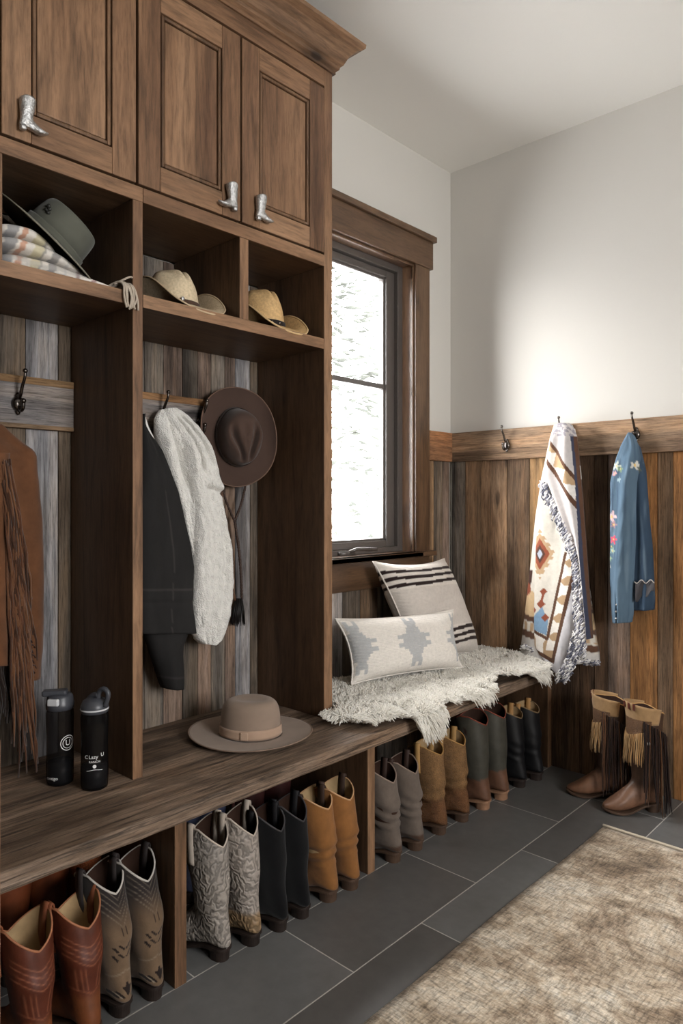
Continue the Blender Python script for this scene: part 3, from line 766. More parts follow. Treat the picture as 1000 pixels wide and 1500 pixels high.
# rust red pair
def c_red(p, th, f):
    x, y, z = p
    base = mix(rgb(92, 44, 27), rgb(120, 68, 38), sstep(.13, .10, z))
    st = rgb(168, 104, 76)
    if x < .075 and z > .13:
        for k in range(4):       # rows of curved stitching under the dip
            base = soft(base, st, .6, z - (.222 - .013 * k + 1.6 * abs(y) ** 1.3), .0026)
        for k in range(3):
            base = soft(base, st, .5 * sstep(.19, .175, z), abs(y) - (.010 + .009 * k + .16 * max(0, z - .13)), .0024)
    if x < .06: base = soft(base, st, .5, z - .118 - .5 * abs(y), .003)
    return base
red = dict(mat='leather', H=.312, colfn=c_red, scallop=.055, piping=(160, 106, 76), lining='lining_tan', wide=.84, nr=170, ns=120, sole='sole_brown', strap=(124, 72, 48), lean=.028)
pair('rust red leather boot, heel facing out, nearest the camera under the bench', 'rust red leather boot, heel facing out, beside the inlaid suede boots',
     (.602, .694, 186), (.602, .810, 184, -1), **red)
# tan suede pair with dark inlays on the heel counters
def c_emb(p, th, f):
    x, y, z = p
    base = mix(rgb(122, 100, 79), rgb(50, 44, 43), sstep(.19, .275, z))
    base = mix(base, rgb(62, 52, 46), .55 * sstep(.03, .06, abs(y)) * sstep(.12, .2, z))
    dk = rgb(42, 33, 30); lt = rgb(164, 150, 132)
    a = abs(y)
    if x < .06 and z < .125:
        u = z - .070             # dark leaf with bars either side
        if (abs(u) < .016 and a < .0085 * (1 - abs(u) / .016) + .0012) or line_d((a, u), [(0, -.004, .010, .005)]) < .0026: return dk
        if line_d((a, u), [(.010, -.018, .021, -.004)]) < .0022 or line_d((a, u), [(.020, -.016, .027, -.006)]) < .002: return dk
        if line_d((a, u), [(.0145, -.018, .025, -.006)]) < .0016: return mix(base, lt, .8)
        base = soft(base, lt, .5, z - .112 + .3 * a, .0026)
    elif x < .09 and z > .12:
        for zc in (.150, .172):
            if line_d((a, z), [(.004, zc - .006, .016, zc + .006)]) < .0024 or line_d((a, z), [(.018, zc - .010, .026, zc + .002)]) < .0022: return dk
        for k in range(5):
            base = soft(base, lt, .4, z - (.275 - .015 * k + 1.2 * a), .0024)
        if line_d((a, z), [(.006, .200, .006, .214)]) < .002: return dk
    return base
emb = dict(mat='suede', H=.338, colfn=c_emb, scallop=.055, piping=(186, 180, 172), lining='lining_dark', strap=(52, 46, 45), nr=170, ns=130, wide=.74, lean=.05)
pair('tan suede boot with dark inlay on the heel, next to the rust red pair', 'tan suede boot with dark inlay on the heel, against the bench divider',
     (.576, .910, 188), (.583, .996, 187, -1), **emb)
# whitish grey tooled pair, heels out
def c_grey(p, th, f): return mix(rgb(146, 138, 130), rgb(128, 122, 116), sstep(.2, .33, p[2]))
def c_grey2(p, th, f): return mix(rgb(150, 141, 133), rgb(138, 114, 86), sstep(.10, .085, p[2]))
g1 = make_boot('pale grey tooled leather boot, heel facing out, nearest the bench divider', 'western boots lined up under the bench', mat='tooled', H=.365, colfn=c_grey, lean=0.018, scallop=.062, piping=(180, 168, 156), strap=(176, 164, 152), lining='lining_dark', wide=.78)
place(g1, .588, 1.210, 190)
g2 = make_boot('pale grey tooled leather boot with tan heel counter, beside the black suede boots', 'western boots lined up under the bench', mat='tooled', H=.365, colfn=c_grey2, lean=0.018, scallop=.062, piping=(180, 168, 156), strap=(176, 164, 152), lining='lining_dark', wide=.78)
place(g2, .598, 1.312, 190, -1)
pair('black suede boot, heel facing out, beside the grey tooled boots', 'black suede boot, heel facing out, beside the tan suede boots',
     (.606, 1.410, 189), (.608, 1.500, 188, -1), mat='suede', H=.340, colfn=flat((15, 15, 17)), lean=0.018, scallop=.055, piping=(62, 60, 62), strap=(30, 29, 31), wide=.74)
pair('caramel suede boot, heel facing out, beside the black suede boots', 'caramel suede boot, heel facing out, against the bench divider',
     (.608, 1.624, 190), (.612, 1.722, 188, -1), mat='suede', H=.328, colfn=flat((142, 96, 54)), lean=0.03, scallop=.046, piping=(186, 146, 108), strap=(60, 44, 36), lining='lining_tan', wrinkle=.0035, wide=.88, sole='sole_brown', seed=2.0)
pair('grey brown suede boot, heel facing out, just right of the bench divider', 'grey brown suede boot, heel facing out, beside the tan tooled boots',
     (.606, 1.956, 188), (.612, 2.078, 188, -1), mat='suede', H=.318, colfn=lambda p, th, f: mix(rgb(112, 100, 91), rgb(82, 62, 50), sstep(.062, .055, p[2])), lean=0.028, scallop=.05, piping=(140, 122, 110), strap=(60, 44, 38), wrinkle=.004, wide=.86, sole='sole_brown', seed=5.0)
pair('golden tan tooled boot, heel facing out, beside the grey brown suede boots', 'golden tan tooled boot, heel facing out, beside the green shafted boots',
     (.606, 2.238, 188), (.610, 2.388, 188, -1), mat='tooled_fine', H=.335, colfn=lambda p, th, f: mix(rgb(134, 100, 64), rgb(116, 78, 48), sstep(.15, .12, p[2])), lean=0.02, scallop=.04, piping=(168, 128, 78), strap=(172, 134, 84), lining='lining_tan', wrinkle=.003, wide=.86, sole='sole_brown', seed=8.0)
def c_green(p, th, f):
    x, y, z = p
    if z < .125 - .18 * max(0, .05 - x) * 0: return rgb(108, 76, 58)
    if (abs(y) > .02) and line_d((x, z), [(.095, .325, .0951, .325)]) < .011: return rgb(52, 28, 26)
    return rgb(72, 70, 62)
pair('green shafted work boot with brown foot, heel facing out, beside the golden tan boots', 'green shafted work boot with brown foot, heel facing out, beside the black leather boots',
     (.612, 2.545, 188), (.618, 2.680, 186, -1), mat='leather', H=.385, colfn=c_green, lean=0.015, scallop=.045, piping=(120, 62, 48), strap=(70, 72, 66), wide=1.0, sole='sole_tan', sole_ex=.006, toe=.9, straps=False, lining='lining_dark')
pair('black leather boot, heel facing out, beside the green shafted boots', 'black leather boot, heel facing out, nearest the end wall under the bench',
     (.612, 2.850, 188), (.628, 2.975, 186, -1), mat='leather', H=.335, colfn=flat((20, 20, 22)), lean=0.02, scallop=.035, piping=(120, 100, 74), strap=(168, 126, 78), lining='lining_tan', wrinkle=.002, wide=.88, sole='sole_dark', seed=11.0)
# second row behind, shafts in the shade against the wall
pair('brown leather boot standing behind the rust red pair against the wall', 'russet boot standing behind the gap between the rust red and tan inlaid boots',
     (.262, .770, 180), (.262, .875, 180, -1), mat='leather', H=.33, colfn=flat((120, 62, 34)), scallop=.05, piping=(150, 100, 66), strap=(130, 74, 44), nr=50, ns=36)
pair('orange brown tooled boot standing behind the tan inlaid pair', 'orange brown tooled boot in the back corner behind the divider',
     (.262, .665, 180), (.262, .982, 180, -1), mat='tooled_fine', H=.33, colfn=flat((146, 76, 38)), scallop=.05, piping=(160, 100, 60), strap=(130, 74, 44), nr=50, ns=36, wide=.8)
pair('blue leather boot with pale lining standing behind the grey tooled pair', 'blue leather boot behind the second grey tooled boot',
     (.285, 1.31, 180), (.270, 1.425, 180, -1), mat='leather', H=.325, colfn=flat((76, 82, 108)), scallop=.05, piping=(150, 154, 176), strap=(150, 154, 176), nr=50, ns=36, wide=.85)
pair('maroon leather boot standing behind the black suede boots', 'maroon leather boot standing behind the caramel suede boots',
     (.270, 1.595, 180), (.270, 1.72, 180, -1), mat='leather', H=.30, colfn=flat((70, 38, 36)), scallop=.025, piping=(96, 62, 56), strap=(80, 46, 42), nr=50, ns=36, wide=.9)

# ------------------------------------------------------------------ tall fringed boots by the end wall
def c_fr(p, th, f):
    x, y, z = p
    return mix(rgb(74, 54, 42), rgb(128, 92, 70), sstep(.13, .08, z))
def strands(mb, roots, length, wd, cols, sway=.01, thick=.0022):
    for (p, dn) in roots:
        L = length * rnd.uniform(.85, 1.1); a = rnd.uniform(-1, 1) * sway; b = rnd.uniform(-1, 1) * sway
        c = rnd.choice(cols); pts = []
        for k in range(7):
            f = k / 6; pts.append((p[0] + dn[0] * .010 * (1 - (1 - f) ** 2) + a * f * f + .002 * sin(9 * f + a * 300), p[1] + dn[1] * .010 * (1 - (1 - f) ** 2) + b * f * f, p[2] - L * f))
        mb.tube(pts, [wd] * 6 + [wd * .5], 5, col=c)
def fringed(label, loc, deg, mirror):
    t = make_boot(label, 'tall fringed boots by the end wall', mat='leather', H=.425, colfn=c_fr, scallop=-.012, back_dip=.03, piping=(190, 148, 96), lining='lining_dark', wide=1.02, sole='sole_brown', toe=.86, straps=False, lean=-.012, name='fringed_boot')
    def sh(z, th, out):
        prs = boot_pairs(.425, 1.02, .86, -.012)[:6]; prs = sorted([(q[1], q[0], q[2], q[4]) for q in prs])
        a, b, wd = polyl(prs, z)
        ct, sn = cos(th), sin(th)
        return ((a + b) / 2 + ((a - b) / 2 + out) * math.copysign(abs(ct) ** .85, ct), (wd * 1.03 + out) * math.copysign(abs(sn) ** .85, sn), z)
    A0, A1 = -1.9, 1.9
    mb = MB(); mb.cur = rgb(178, 144, 104)
    mb.grid(lambda u, v: sh(.452 - .065 * v - .018 * sin(PI * u) * v - .020 * (1 - sin(PI * u)), A0 + (A1 - A0) * u, .004 + .012 * (1 - v)), 40, 8)
    mb.build('collar', M['suede'], t, smooth=True, solid=.003)
    mb = MB(); mb.cur = rgb(112, 82, 58)
    mb.grid(lambda u, v: sh(.392 - v * (.085 - .055 * abs(2 * u - 1) ** 1.5 + .006 * sin(u * 40)), A0 * .8 + (A1 - A0) * .8 * u, .007), 50, 14)
    mb.build('overlay', M['tooled_fine'], t, smooth=True, solid=.003)
    mb = MB(); rt = [(sh(.318 + .02 * abs(a), a, .008), (cos(a), sin(a))) for a in [-1.1 + 2.2 * k / 22 for k in range(23)]]
    strands(mb, rt, .125, .0028, [rgb(176, 138, 94), rgb(160, 122, 80), rgb(184, 150, 108)], .006)
    mb.build('front_fringe', M['suede'], t, smooth=True)
    mb = MB(); rt = []
    for s_ in (-1, 1):
        rt += [(sh(.385 - .004 * k, s_ * (1.15 + .085 * k), .010 + .004 * (k % 3)), (cos(s_ * (1.2 + .09 * k)), sin(s_ * (1.2 + .09 * k)))) for k in range(22)]
    strands(mb, rt, .315, .0034, [rgb(44, 30, 26), rgb(58, 38, 30), rgb(36, 26, 24), rgb(92, 62, 42)], .016)
    mb.build('side_fringe', M['suede'], t, smooth=True)
    mb = MB(); mb.cur = rgb(96, 44, 32); x_, y_, z_ = sh(.44, -.5, .018)
    for an in (-.35, .0, .35):
        q = sh(.448, an * 1.0 - .2, .016); mb.box(q[0] - .004, q[0] + .003, q[1] - .006, q[1] + .006, q[2] - .022, q[2] + .003)
    mb.build('collar_tab', M['leather'], t, bevel=.001)
    # silver concho on the side
    mb = MB(); q = sh(.30, -1.35, .022); mb.ball(q, .008, 12, 8, (1, .45, 1)); mb.build('concho', M['pewter'], t, smooth=True)
    place(t, loc[0], loc[1], deg, mirror)
    return t
fringed('tall fringed boot with tan collar by the end wall, nearer the bench', (.992, 3.022, 0), 205, 1)
fringed('tall fringed boot with tan collar by the end wall, farther from the bench', (1.128, 3.020, 0), 228, -1)
# ------------------------------------------------------------------ hats
# local frame: crown axis +z, front of the hat +x
def hat(name, label, cat, group, loc, rot, mat, col, a=.098, b=.082, H=.115, brim=.075, brim_fn=None, taper=.12, crease=None, pinch=.0, topcol=None, band=None, band_h=.022, edge=None, boxy=.42, brimcol=None, brim_len=0.0):
    t = thing(name, label, cat, loc, 0, group, rot)
    ns, nc = 96, 44
    mb = MB(); rings, cols = [], []
    for i in range(nc + 1):
        ph = (PI / 2) * i / nc
        rr = max(.004, cos(ph) ** boxy) if i < nc else .004; zz = sin(ph) ** boxy
        r, c = [], []
        for k in range(ns):
            th = 2 * PI * k / ns; x = rr * cos(th); y = rr * sin(th)
            f = zz; sx = a * (1 - taper * f); sy = b * (1 - taper * f)
            px, py, pz = x * sx, y * sy, zz * H
            if pinch:
                fr = sstep(-.1, .9, x) * sstep(.35, 1, f)
                py *= 1 - pinch * fr
            if crease: pz -= crease(x, y) * sstep(.55, .98, f)
            r.append((px, py, pz)); c.append(topcol((px, py, pz), th, f) if topcol else rgb(*col))
        rings.append(r); cols.append(c)
    mb.rings(rings, cap1=True, cols=cols)
    mb.build('crown', M[mat], t, smooth=True, solid=.002)
    bf = brim_fn or (lambda th, f: 0.0)
    def bp(u, v):
        th = 2 * PI * u; f = v
        A = a + (brim + brim_len * cos(th) ** 2) * f; B = b + brim * f
        zz = bf(th, f)
        return (A * cos(th) * (1 + 0), B * sin(th), zz)
    def bpw(u, v):
        p = bp(u, v)
        # curled brims pull the rim inwards as they rise
        k = max(0.0, p[2]) * .55 * abs(sin(2 * PI * u))
        return (p[0], p[1] - math.copysign(k, p[1]) if abs(p[1]) > .02 else p[1], p[2])
    mb = MB(); mb.cur = rgb(*(brimcol or col)); n = 120
    rs = [[bpw(k / n, v / 16) for k in range(n)] for v in range(17)]
    mb.rings(rs); mb.build('brim', M[mat], t, smooth=True, solid=.0026, solid_off=0)
    if edge:
        MB().tube(rs[-1], edge[1], 7, closed=True).build('brim_binding', plain_mat(edge[0]), t, smooth=True)
    if band:
        mb = MB(); mb.cur = rgb(*band)
        def bd(u, v):
            th = 2 * PI * u; f = (.004 + band_h * v) / H
            ph = math.asin(min(1, f ** (1 / boxy))); rr = cos(ph) ** boxy * (1 - taper * f)
            return ((a * rr + .002) * cos(th), (b * rr + .002) * sin(th), f * H)
        mb.rings([[bd(k / 80, v / 4) for k in range(80)] for v in range(5)])
        mb.build('hat_band', M['felt'], t, smooth=True, solid=.0016, solid_off=1)
    return t
R_ = math.radians
# wide beige hat on the bench
beige = hat('felt_hat', 'wide brimmed beige felt hat resting on the bench top', 'hat', 'hats around the lockers', (.318, 1.512, ZB + .009), (0, 0, R_(30)), 'felt', (140, 122, 108), a=.103, b=.089, H=.118, brim=.104,
    brim_fn=lambda th, f: -.002 + .010 * f * f + .004 * f * cos(2 * th), taper=.06, crease=lambda x, y: .016 * math.exp(-(((x * 1.1) ** 2 + (y * 1.5) ** 2) / .30)) * (1 if True else 0) - .006 * math.exp(-((x * 1.5) ** 2 + (y * 2) ** 2) * 6), boxy=.36, band=(170, 144, 124), band_h=.030, edge=((128, 108, 94), .0022))
mb = MB(); mb.cur = rgb(176, 150, 130)
mb.box(.0, .026, -.0965, -.0915, .006, .030); mb.build('bow', M['felt'], beige, bevel=.002)
# dark brown hat hanging crown outwards
def crease_tear(x, y):
    # teardrop top: raised centre, deep dents either side that close up towards the front
    w_ = .60 - .30 * sstep(-.4, .9, x)
    return .034 * math.exp(-((abs(y) - w_) / .17) ** 2) * sstep(-.75, .0, x) + .010 * math.exp(-(y / .22) ** 2) * sstep(-.7, -.2, x)
def brim_brown(th, f): return .030 * f * f * abs(sin(th)) ** 2.2 - .014 * f * f * abs(cos(th)) ** 3
brown = hat('felt_hat', 'dark brown felt hat hung crown outwards on a hook with braided cords', 'hat', 'hats around the lockers', (.085, 1.642, 1.512), (0, 0, 0), 'felt', (74, 58, 51), a=.108, b=.084, H=.112, brim=.076,
    brim_fn=brim_brown, taper=.16, crease=crease_tear, pinch=.30, boxy=.40, band=(48, 36, 31), band_h=.016, edge=((112, 88, 74), .0024))
brown.rotation_euler = Matrix(((0.0, 0.0, 1.0), (0.0, 1.0, 0.0), (-1.0, 0.0, 0.0))).to_euler()
brown.rotation_euler = (Matrix.Rotation(R_(-20), 3, 'Z') @ Matrix.Rotation(R_(4), 3, 'Y') @ Matrix(((0.0, 0.0, 1.0), (0.0, 1.0, 0.0), (-1.0, 0.0, 0.0))) @ Matrix.Rotation(R_(8), 3, 'Z')).to_euler()
mb = MB()
for an in (.5, -.5, .0):
    mb.ball((.100 * cos(an), .080 * sin(an), .014), .0045, 8, 6)
mb.build('band_stud', M['pewter'], brown, smooth=True)
# braided cords hang straight down in the room: given in room coordinates, then taken into the hat's frame
bpy.context.view_layer.update()
inv = brown.matrix_world.inverted()
mb = MB()
def braid(p0, p1, sag, r, col, n=46):
    pts = []
    for k in range(n):
        f = k / (n - 1); q = Vector(p0).lerp(Vector(p1), f); q += Vector(sag) * sin(PI * f); pts.append(q)
    for s_ in range(2):
        mb.tube([p + Vector((.0022 * sin(k * 1.9 + s_ * PI), .0030 * cos(k * 1.9 + s_ * PI), 0)) for k, p in enumerate(pts)], r, 6, col=col)
cb = rgb(66, 48, 40); cb2 = rgb(104, 72, 52)
braid((.055, 1.585, 1.37), (.045, 1.662, 1.20), (0, -.01, 0), .0034, cb); braid((.055, 1.710, 1.36), (.045, 1.662, 1.20), (0, .008, 0), .0034, cb)
braid((.045, 1.662, 1.20), (.040, 1.700, .90), (0, .008, 0), .0042, cb)
braid((.050, 1.600, 1.37), (.040, 1.668, .90), (0, -.022, 0), .0030, cb2)
mb.xform(inv); cord = mb.build('chin_cord', M['leather'], brown, smooth=True)
mb = MB()
for k in range(46):
    a_ = rnd.random() * 2 * PI; r_ = .012 * rnd.random() ** .5
    p = Vector((.040 + r_ * cos(a_) * .8, 1.685 + r_ * sin(a_) * 1.2, .905)); q = p + Vector((.010 * cos(a_), .020 * sin(a_) - .004, -.085 - .02 * rnd.random()))
    mb.tube([p, p.lerp(q, .5) + Vector((.002, .003 * sin(a_), 0)), q], [.0024, .0022, .0012], 5, col=rgb(30, 26, 25))
mb.xform(inv); mb.build('tassel', M['leather'], cord, smooth=True)
# straw hats
def brim_cow(up, dip, lift=0.0): return lambda th, f: up * f ** 1.7 * abs(sin(th)) ** 2.6 - dip * f ** 1.6 * abs(cos(th)) ** 2.2 + lift
def cattle(x, y): return .022 * math.exp(-(y / .22) ** 2) * sstep(-1, -.4, x) + .014 * math.exp(-((abs(y) - .62) / .22) ** 2) * sstep(-.6, .3, x)
white = hat('straw_hat', 'cream straw western hat with curled brim in the middle cubby', 'hat', 'hats around the lockers', (.190, 1.290, 1.861 + .034), (R_(0), R_(3), R_(4)), 'straw', (206, 188, 158), a=.098, b=.080, H=.125, brim=.082,
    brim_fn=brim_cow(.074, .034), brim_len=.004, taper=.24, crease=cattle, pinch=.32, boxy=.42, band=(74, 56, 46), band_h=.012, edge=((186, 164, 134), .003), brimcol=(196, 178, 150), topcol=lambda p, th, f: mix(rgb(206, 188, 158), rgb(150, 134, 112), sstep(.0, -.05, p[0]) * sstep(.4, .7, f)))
mb = MB(); mb.ball((.094, -.03, .016), .007, 10, 7, (.5, 1, 1)); mb.build('buckle', M['pewter'], white, smooth=True)
tan = hat('straw_hat', 'golden straw western hat with black band in the cubby nearest the window', 'hat', 'hats around the lockers', (.195, 1.662, 1.861 + .036), (0, R_(3), R_(2)), 'straw', (200, 166, 118), a=.094, b=.080, H=.142, brim=.080,
    brim_fn=brim_cow(.070, .034), brim_len=.006, taper=.24, crease=cattle, pinch=.30, boxy=.42, band=(34, 30, 30), band_h=.017, edge=((196, 166, 122), .0036))
mb = MB()
for an in (-.75, -.35, .05): mb.ball((.094 * cos(an), .078 * sin(an), .012), .008, 10, 7, (.6, .9, 1))
mb.build('band_concho', M['iron'], tan, smooth=True)
# olive hat leaning on the folded blanket
olive = hat('felt_hat', 'olive green flat crowned hat propped on the folded plaid blanket', 'hat', 'hats around the lockers', (.190, .893, 2.003), (0, 0, 0), 'felt', (92, 93, 84), a=.098, b=.090, H=.098, brim=.100,
    brim_fn=lambda th, f: -.012 * f * f, taper=.10, boxy=.22, crease=lambda x, y: .006 * math.exp(-(x * x + y * y) * 2.2), band=(88, 89, 80), band_h=.018, edge=((122, 118, 104), .0022))
olive.rotation_euler = (Matrix.Rotation(R_(-36), 3, 'X') @ Matrix.Rotation(R_(23), 3, 'Y') @ Matrix.Rotation(R_(-20), 3, 'Z')).to_euler()
mb = MB()
for (u, v) in ((-.006, .008), (.004, .002), (.010, -.008), (-.002, -.004)):
    an = -.55 + u * 10; mb.ball((.0965 * cos(an), .0885 * sin(an), .052 + v), .006, 8, 6, (.5, 1, .8))
mb.cur = rgb(46, 46, 42); mb.c = [mb.cur] * len(mb.v); mb.build('pin', M['leather'], olive, smooth=True)

# ------------------------------------------------------------------ folded blanket in the cubby
CREAM = rgb(214, 208, 200)
fb = thing('folded_blanket', 'folded cream plaid blanket under the olive hat on the locker shelf', 'blanket', (.2, .85, 1.8615))
def plaid(y, s, x):
    c = CREAM
    for yc, w_, cc in ((.745, .007, (178, 110, 66)), (.785, .012, (190, 180, 140)), (.80, .003, (120, 118, 112)), (.83, .010, (96, 96, 100)), (.90, .0055, (104, 58, 60)), (.945, .006, (112, 62, 66)), (.715, .014, (104, 108, 116)), (.865, .003, (186, 184, 184))):
        if abs(y - yc - .02 * s) < w_: c = mix(c, rgb(*cc), .68)
    if abs((x * 7) % 1 - .5) < .04: c = mix(c, rgb(160, 156, 152), .5)
    return c
layers = []
for L, (z0, th_, x1, y0, y1, ph) in enumerate(((0.0, .045, .335, .700, 1.020, 0), (.043, .042, .338, .695, .985, 1), (.083, .040, .325, .70, .935, 2))):
    mb = MB(); ns = 48; rs, cs = [], []
    for i in range(61):
        f = i / 60; y = y0 + (y1 - y0) * f
        k = (1 - abs(2 * f - 1) ** 9) ** .5
        tp = 1 - (.55 if L < 2 else .75) * sstep(.35, 1, f); zt = z0 * (1 - .72 * sstep(.30, 1.0, f))
        r, c = [], []
        for a_ in range(ns):
            th = 2 * PI * a_ / ns; ct, sn = cos(th), sin(th)
            x = .19 + (x1 - .19 - .03 * sstep(.5, 1, f) * L) * math.copysign(abs(ct) ** .45, ct) * (.55 + .45 * k)
            x = .19 + (x - .19) * (1 if ct > 0 else .95)
            zz = zt + th_ * tp * .5 + th_ * tp * .5 * math.copysign(abs(sn) ** .75, sn) * k + .003 * nz(y * 12, x * 10, L)
            r.append((x, y, zz + .0)); c.append(plaid(y, sn * .4 + L * .5, x + zz))
        rs.append(r); cs.append(c)
    mb.rings(rs, cap0=True, cap1=True, cols=cs)
    mb.v = [(p[0] - .2, p[1] - .85, p[2]) for p in mb.v]
    mb.build('fold', M['cloth'], fb, smooth=True)
mb = MB(); rt = []
for k in range(9):
    x0 = .33 + .01 * rnd.random(); y0 = 1.000 + .004 * k
    pts = spline([(x0 - .02, .99, 1.872), (x0 + .02, y0 + .006, 1.884), (.372 + .004 * rnd.random(), y0 + .012, 1.872), (.380, y0 + .010 + .012 * rnd.random(), 1.842), (.378 + .003 * rnd.random(), y0 + .012 + .014 * rnd.uniform(-.3, 1), 1.806 + .012 * rnd.random())], 16)
    mb.tube(pts, .0030, 6, col=rgb(172, 160, 146))
pts = spline([(.345, 1.0, 1.878), (.360, 1.02, 1.892), (.366, 1.036, 1.902), (.37, 1.042, 1.90)], 12); mb.tube(pts, .003, 6, col=rgb(172, 160, 146))
mb.v = [(p[0] - .2, p[1] - .85, p[2] - 1.8615) for p in mb.v]
mb.build('fringe', M['cloth'], fb, smooth=True)

# ------------------------------------------------------------------ hanging garments (outlines in wall coordinates)
def drape(mb, rows, proj_, depth, nu=40, nv=80, col=None, jitter=None):
    # rows: (py, left px, right px); surface runs between the two sides, pushed off the wall by depth(u, v)
    y0, y1 = rows[0][0], rows[-1][0]
    def fn(a, b):
        py = y0 + (y1 - y0) * a
        l, r = polyl(rows, py); px = l + (r - l) * b
        p = proj_(px, py)
        return p + depth(b, a)
    mb.grid(fn, nv, nu, (lambda a, b: col(b, a)) if col else None)
    return mb
lw = lambda X: (lambda px, py: on_x(px, py, X))
bw = lambda Y: (lambda px, py: on_y(px, py, Y))
# fleece lined jacket
jk = thing('lined_jacket', 'black jacket hung with its white fleece lining turned outward in the locker bay', 'jacket', (.06, 1.37, 1.58))
def closed_drape(rows, proj_, thick, fold, nu=44, nv=110, col=None, nrm=Vector((1, 0, 0)), pw=.5, back=.0):
    # a soft hollow bag: front surface bulges off the wall, back stays near it
    mb = MB(); y0, y1 = rows[0][0], rows[-1][0]; rs, cs = [], []
    for i in range(nv + 1):
        a = i / nv; py = y0 + (y1 - y0) * a; l, r = polyl(rows, py)
        R, C = [], []
        for k in range(2 * nu):
            if k <= nu: b = k / nu; d = thick(a) * (max(0, 1 - abs(2 * b - 1) ** 2.6)) ** pw + fold(b, a)
            else: b = 2 - k / nu; d = back - .012 * (max(0, 1 - abs(2 * b - 1) ** 4)) ** .5
            p = proj_(l + (r - l) * b, py) + nrm * d
            R.append(p); C.append(col(b, a) if col else (1, 1, 1, 1))
        rs.append(R); cs.append(C)
    mb.rings(rs, cap0=True, cap1=True, cols=cs)
    return mb
rows_w = [(598, 242, 256), (603, 240, 266), (610, 242, 275), (625, 250, 288), (640, 255, 297), (660, 259, 305), (690, 265, 313), (715, 270, 316), (740, 273, 318), (760, 275, 322), (800, 277, 331), (850, 278, 333), (900, 277, 328), (925, 279, 322), (936, 284, 316), (942, 291, 305)]
def crk(d, w_): return math.exp(-(d / w_) ** 2)
def fold_w(b, a):
    f = .012 * sin(b * 6 + 2.5 * a + .5) * sstep(0, .25, a)
    f -= .034 * crk(b - .30 - .55 * a, .055) * sstep(.03, .08, a) * (1 - sstep(.22, .34, a))
    f -= .030 * crk(b - .55 - 1.0 * a, .06) * sstep(.02, .06, a) * (1 - sstep(.18, .3, a))
    f -= .016 * crk(b - .75 + .3 * (a - .5), .07) * sstep(.38, .5, a) * (1 - sstep(.75, .9, a))
    f -= .020 * crk(a - .325 - .04 * b, .012) * sstep(.25, .5, b)
    f += .014 * crk(a - .30 - .04 * b, .02) * sstep(.3, .5, b)
    return f + .006 * nz(b * 9, a * 22, 1) + .003 * nz(b * 34, a * 110, 4)
closed_drape(rows_w, lw(.085), lambda a: .070 * (.30 + .70 * sstep(0, .2, a)) * (1 - .25 * sstep(.85, 1, a)), fold_w, nu=56, nv=170).build('lining', M['sherpa'], jk, True, smooth=True)
rows_w2 = [(600, 234, 252), (606, 229, 258), (615, 225, 263), (640, 225, 270), (660, 231, 274), (690, 239, 278), (715, 248, 281), (740, 256, 283), (770, 264, 285), (800, 270, 287), (840, 275, 288), (900, 276, 288), (915, 278, 287)]
def fold_w2(b, a): return .010 * sin(b * 8 + 4 * a) * sstep(0, .2, a) - .022 * crk(b - .42 - .3 * a, .07) * sstep(.03, .1, a) * (1 - sstep(.3, .45, a)) + .005 * nz(b * 8, a * 20, 3) + .0025 * nz(b * 30, a * 90, 9)
closed_drape(rows_w2, lw(.070), lambda a: .055 * (.35 + .65 * sstep(0, .15, a)), fold_w2, nu=40, nv=140).build('lining_edge', M['sherpa'], jk, True, smooth=True)
rows_b = [(607, 200, 210), (625, 197, 214), (640, 195, 222), (660, 193, 235), (690, 190, 247), (720, 188, 258), (760, 187, 267), (800, 187, 276), (830, 187, 280), (860, 188, 279), (890, 189, 278), (915, 190, 281), (926, 192, 283)]
BLK = rgb(38, 37, 37)
def fold_b(b, a): return .010 * sin(b * 6 + 1.5 * a) + .005 * nz(b * 5, a * 9, 7) - .004 * math.exp(-((a - .86) / .012) ** 2)
def col_b(b, a):
    c = BLK
    if abs(b - .62 + .3 * (a - .5) ** 2) < .008 and a > .35: c = rgb(54, 52, 51)
    if abs(a - .80) < .004: c = rgb(54, 52, 51)
    return c
closed_drape(rows_b, lw(.10), lambda a: .058 * (.5 + .5 * sstep(0, .3, a)), fold_b, col=col_b).build('shell', M['denim'], jk, True, smooth=True)
rows_s = [(890, 203, 278), (910, 205, 277), (930, 209, 272), (945, 214, 266), (960, 219, 265), (985, 228, 265), (1000, 233, 264), (1007, 236, 263)]
closed_drape(rows_s, lw(.085), lambda a: .055, lambda b, a: .004 * sin(b * 9 + a * 5), col=lambda b, a: mix(BLK, rgb(50, 48, 48), 1 if abs(a - .86) < .015 else 0), nu=24, nv=40).build('sleeve', M['denim'], jk, True, smooth=True)
mb = MB(); mb.tube([on_x(x_, y_, .112) for x_, y_ in spline([(208, 606), (214, 625), (222, 642), (232, 662), (243, 690), (254, 720)], 24)], [.008] * 18 + [.007, .006, .005, .004, .003, .002], 9)
mb.build('lapel_edge', M['sherpa'], jk, True, smooth=True)
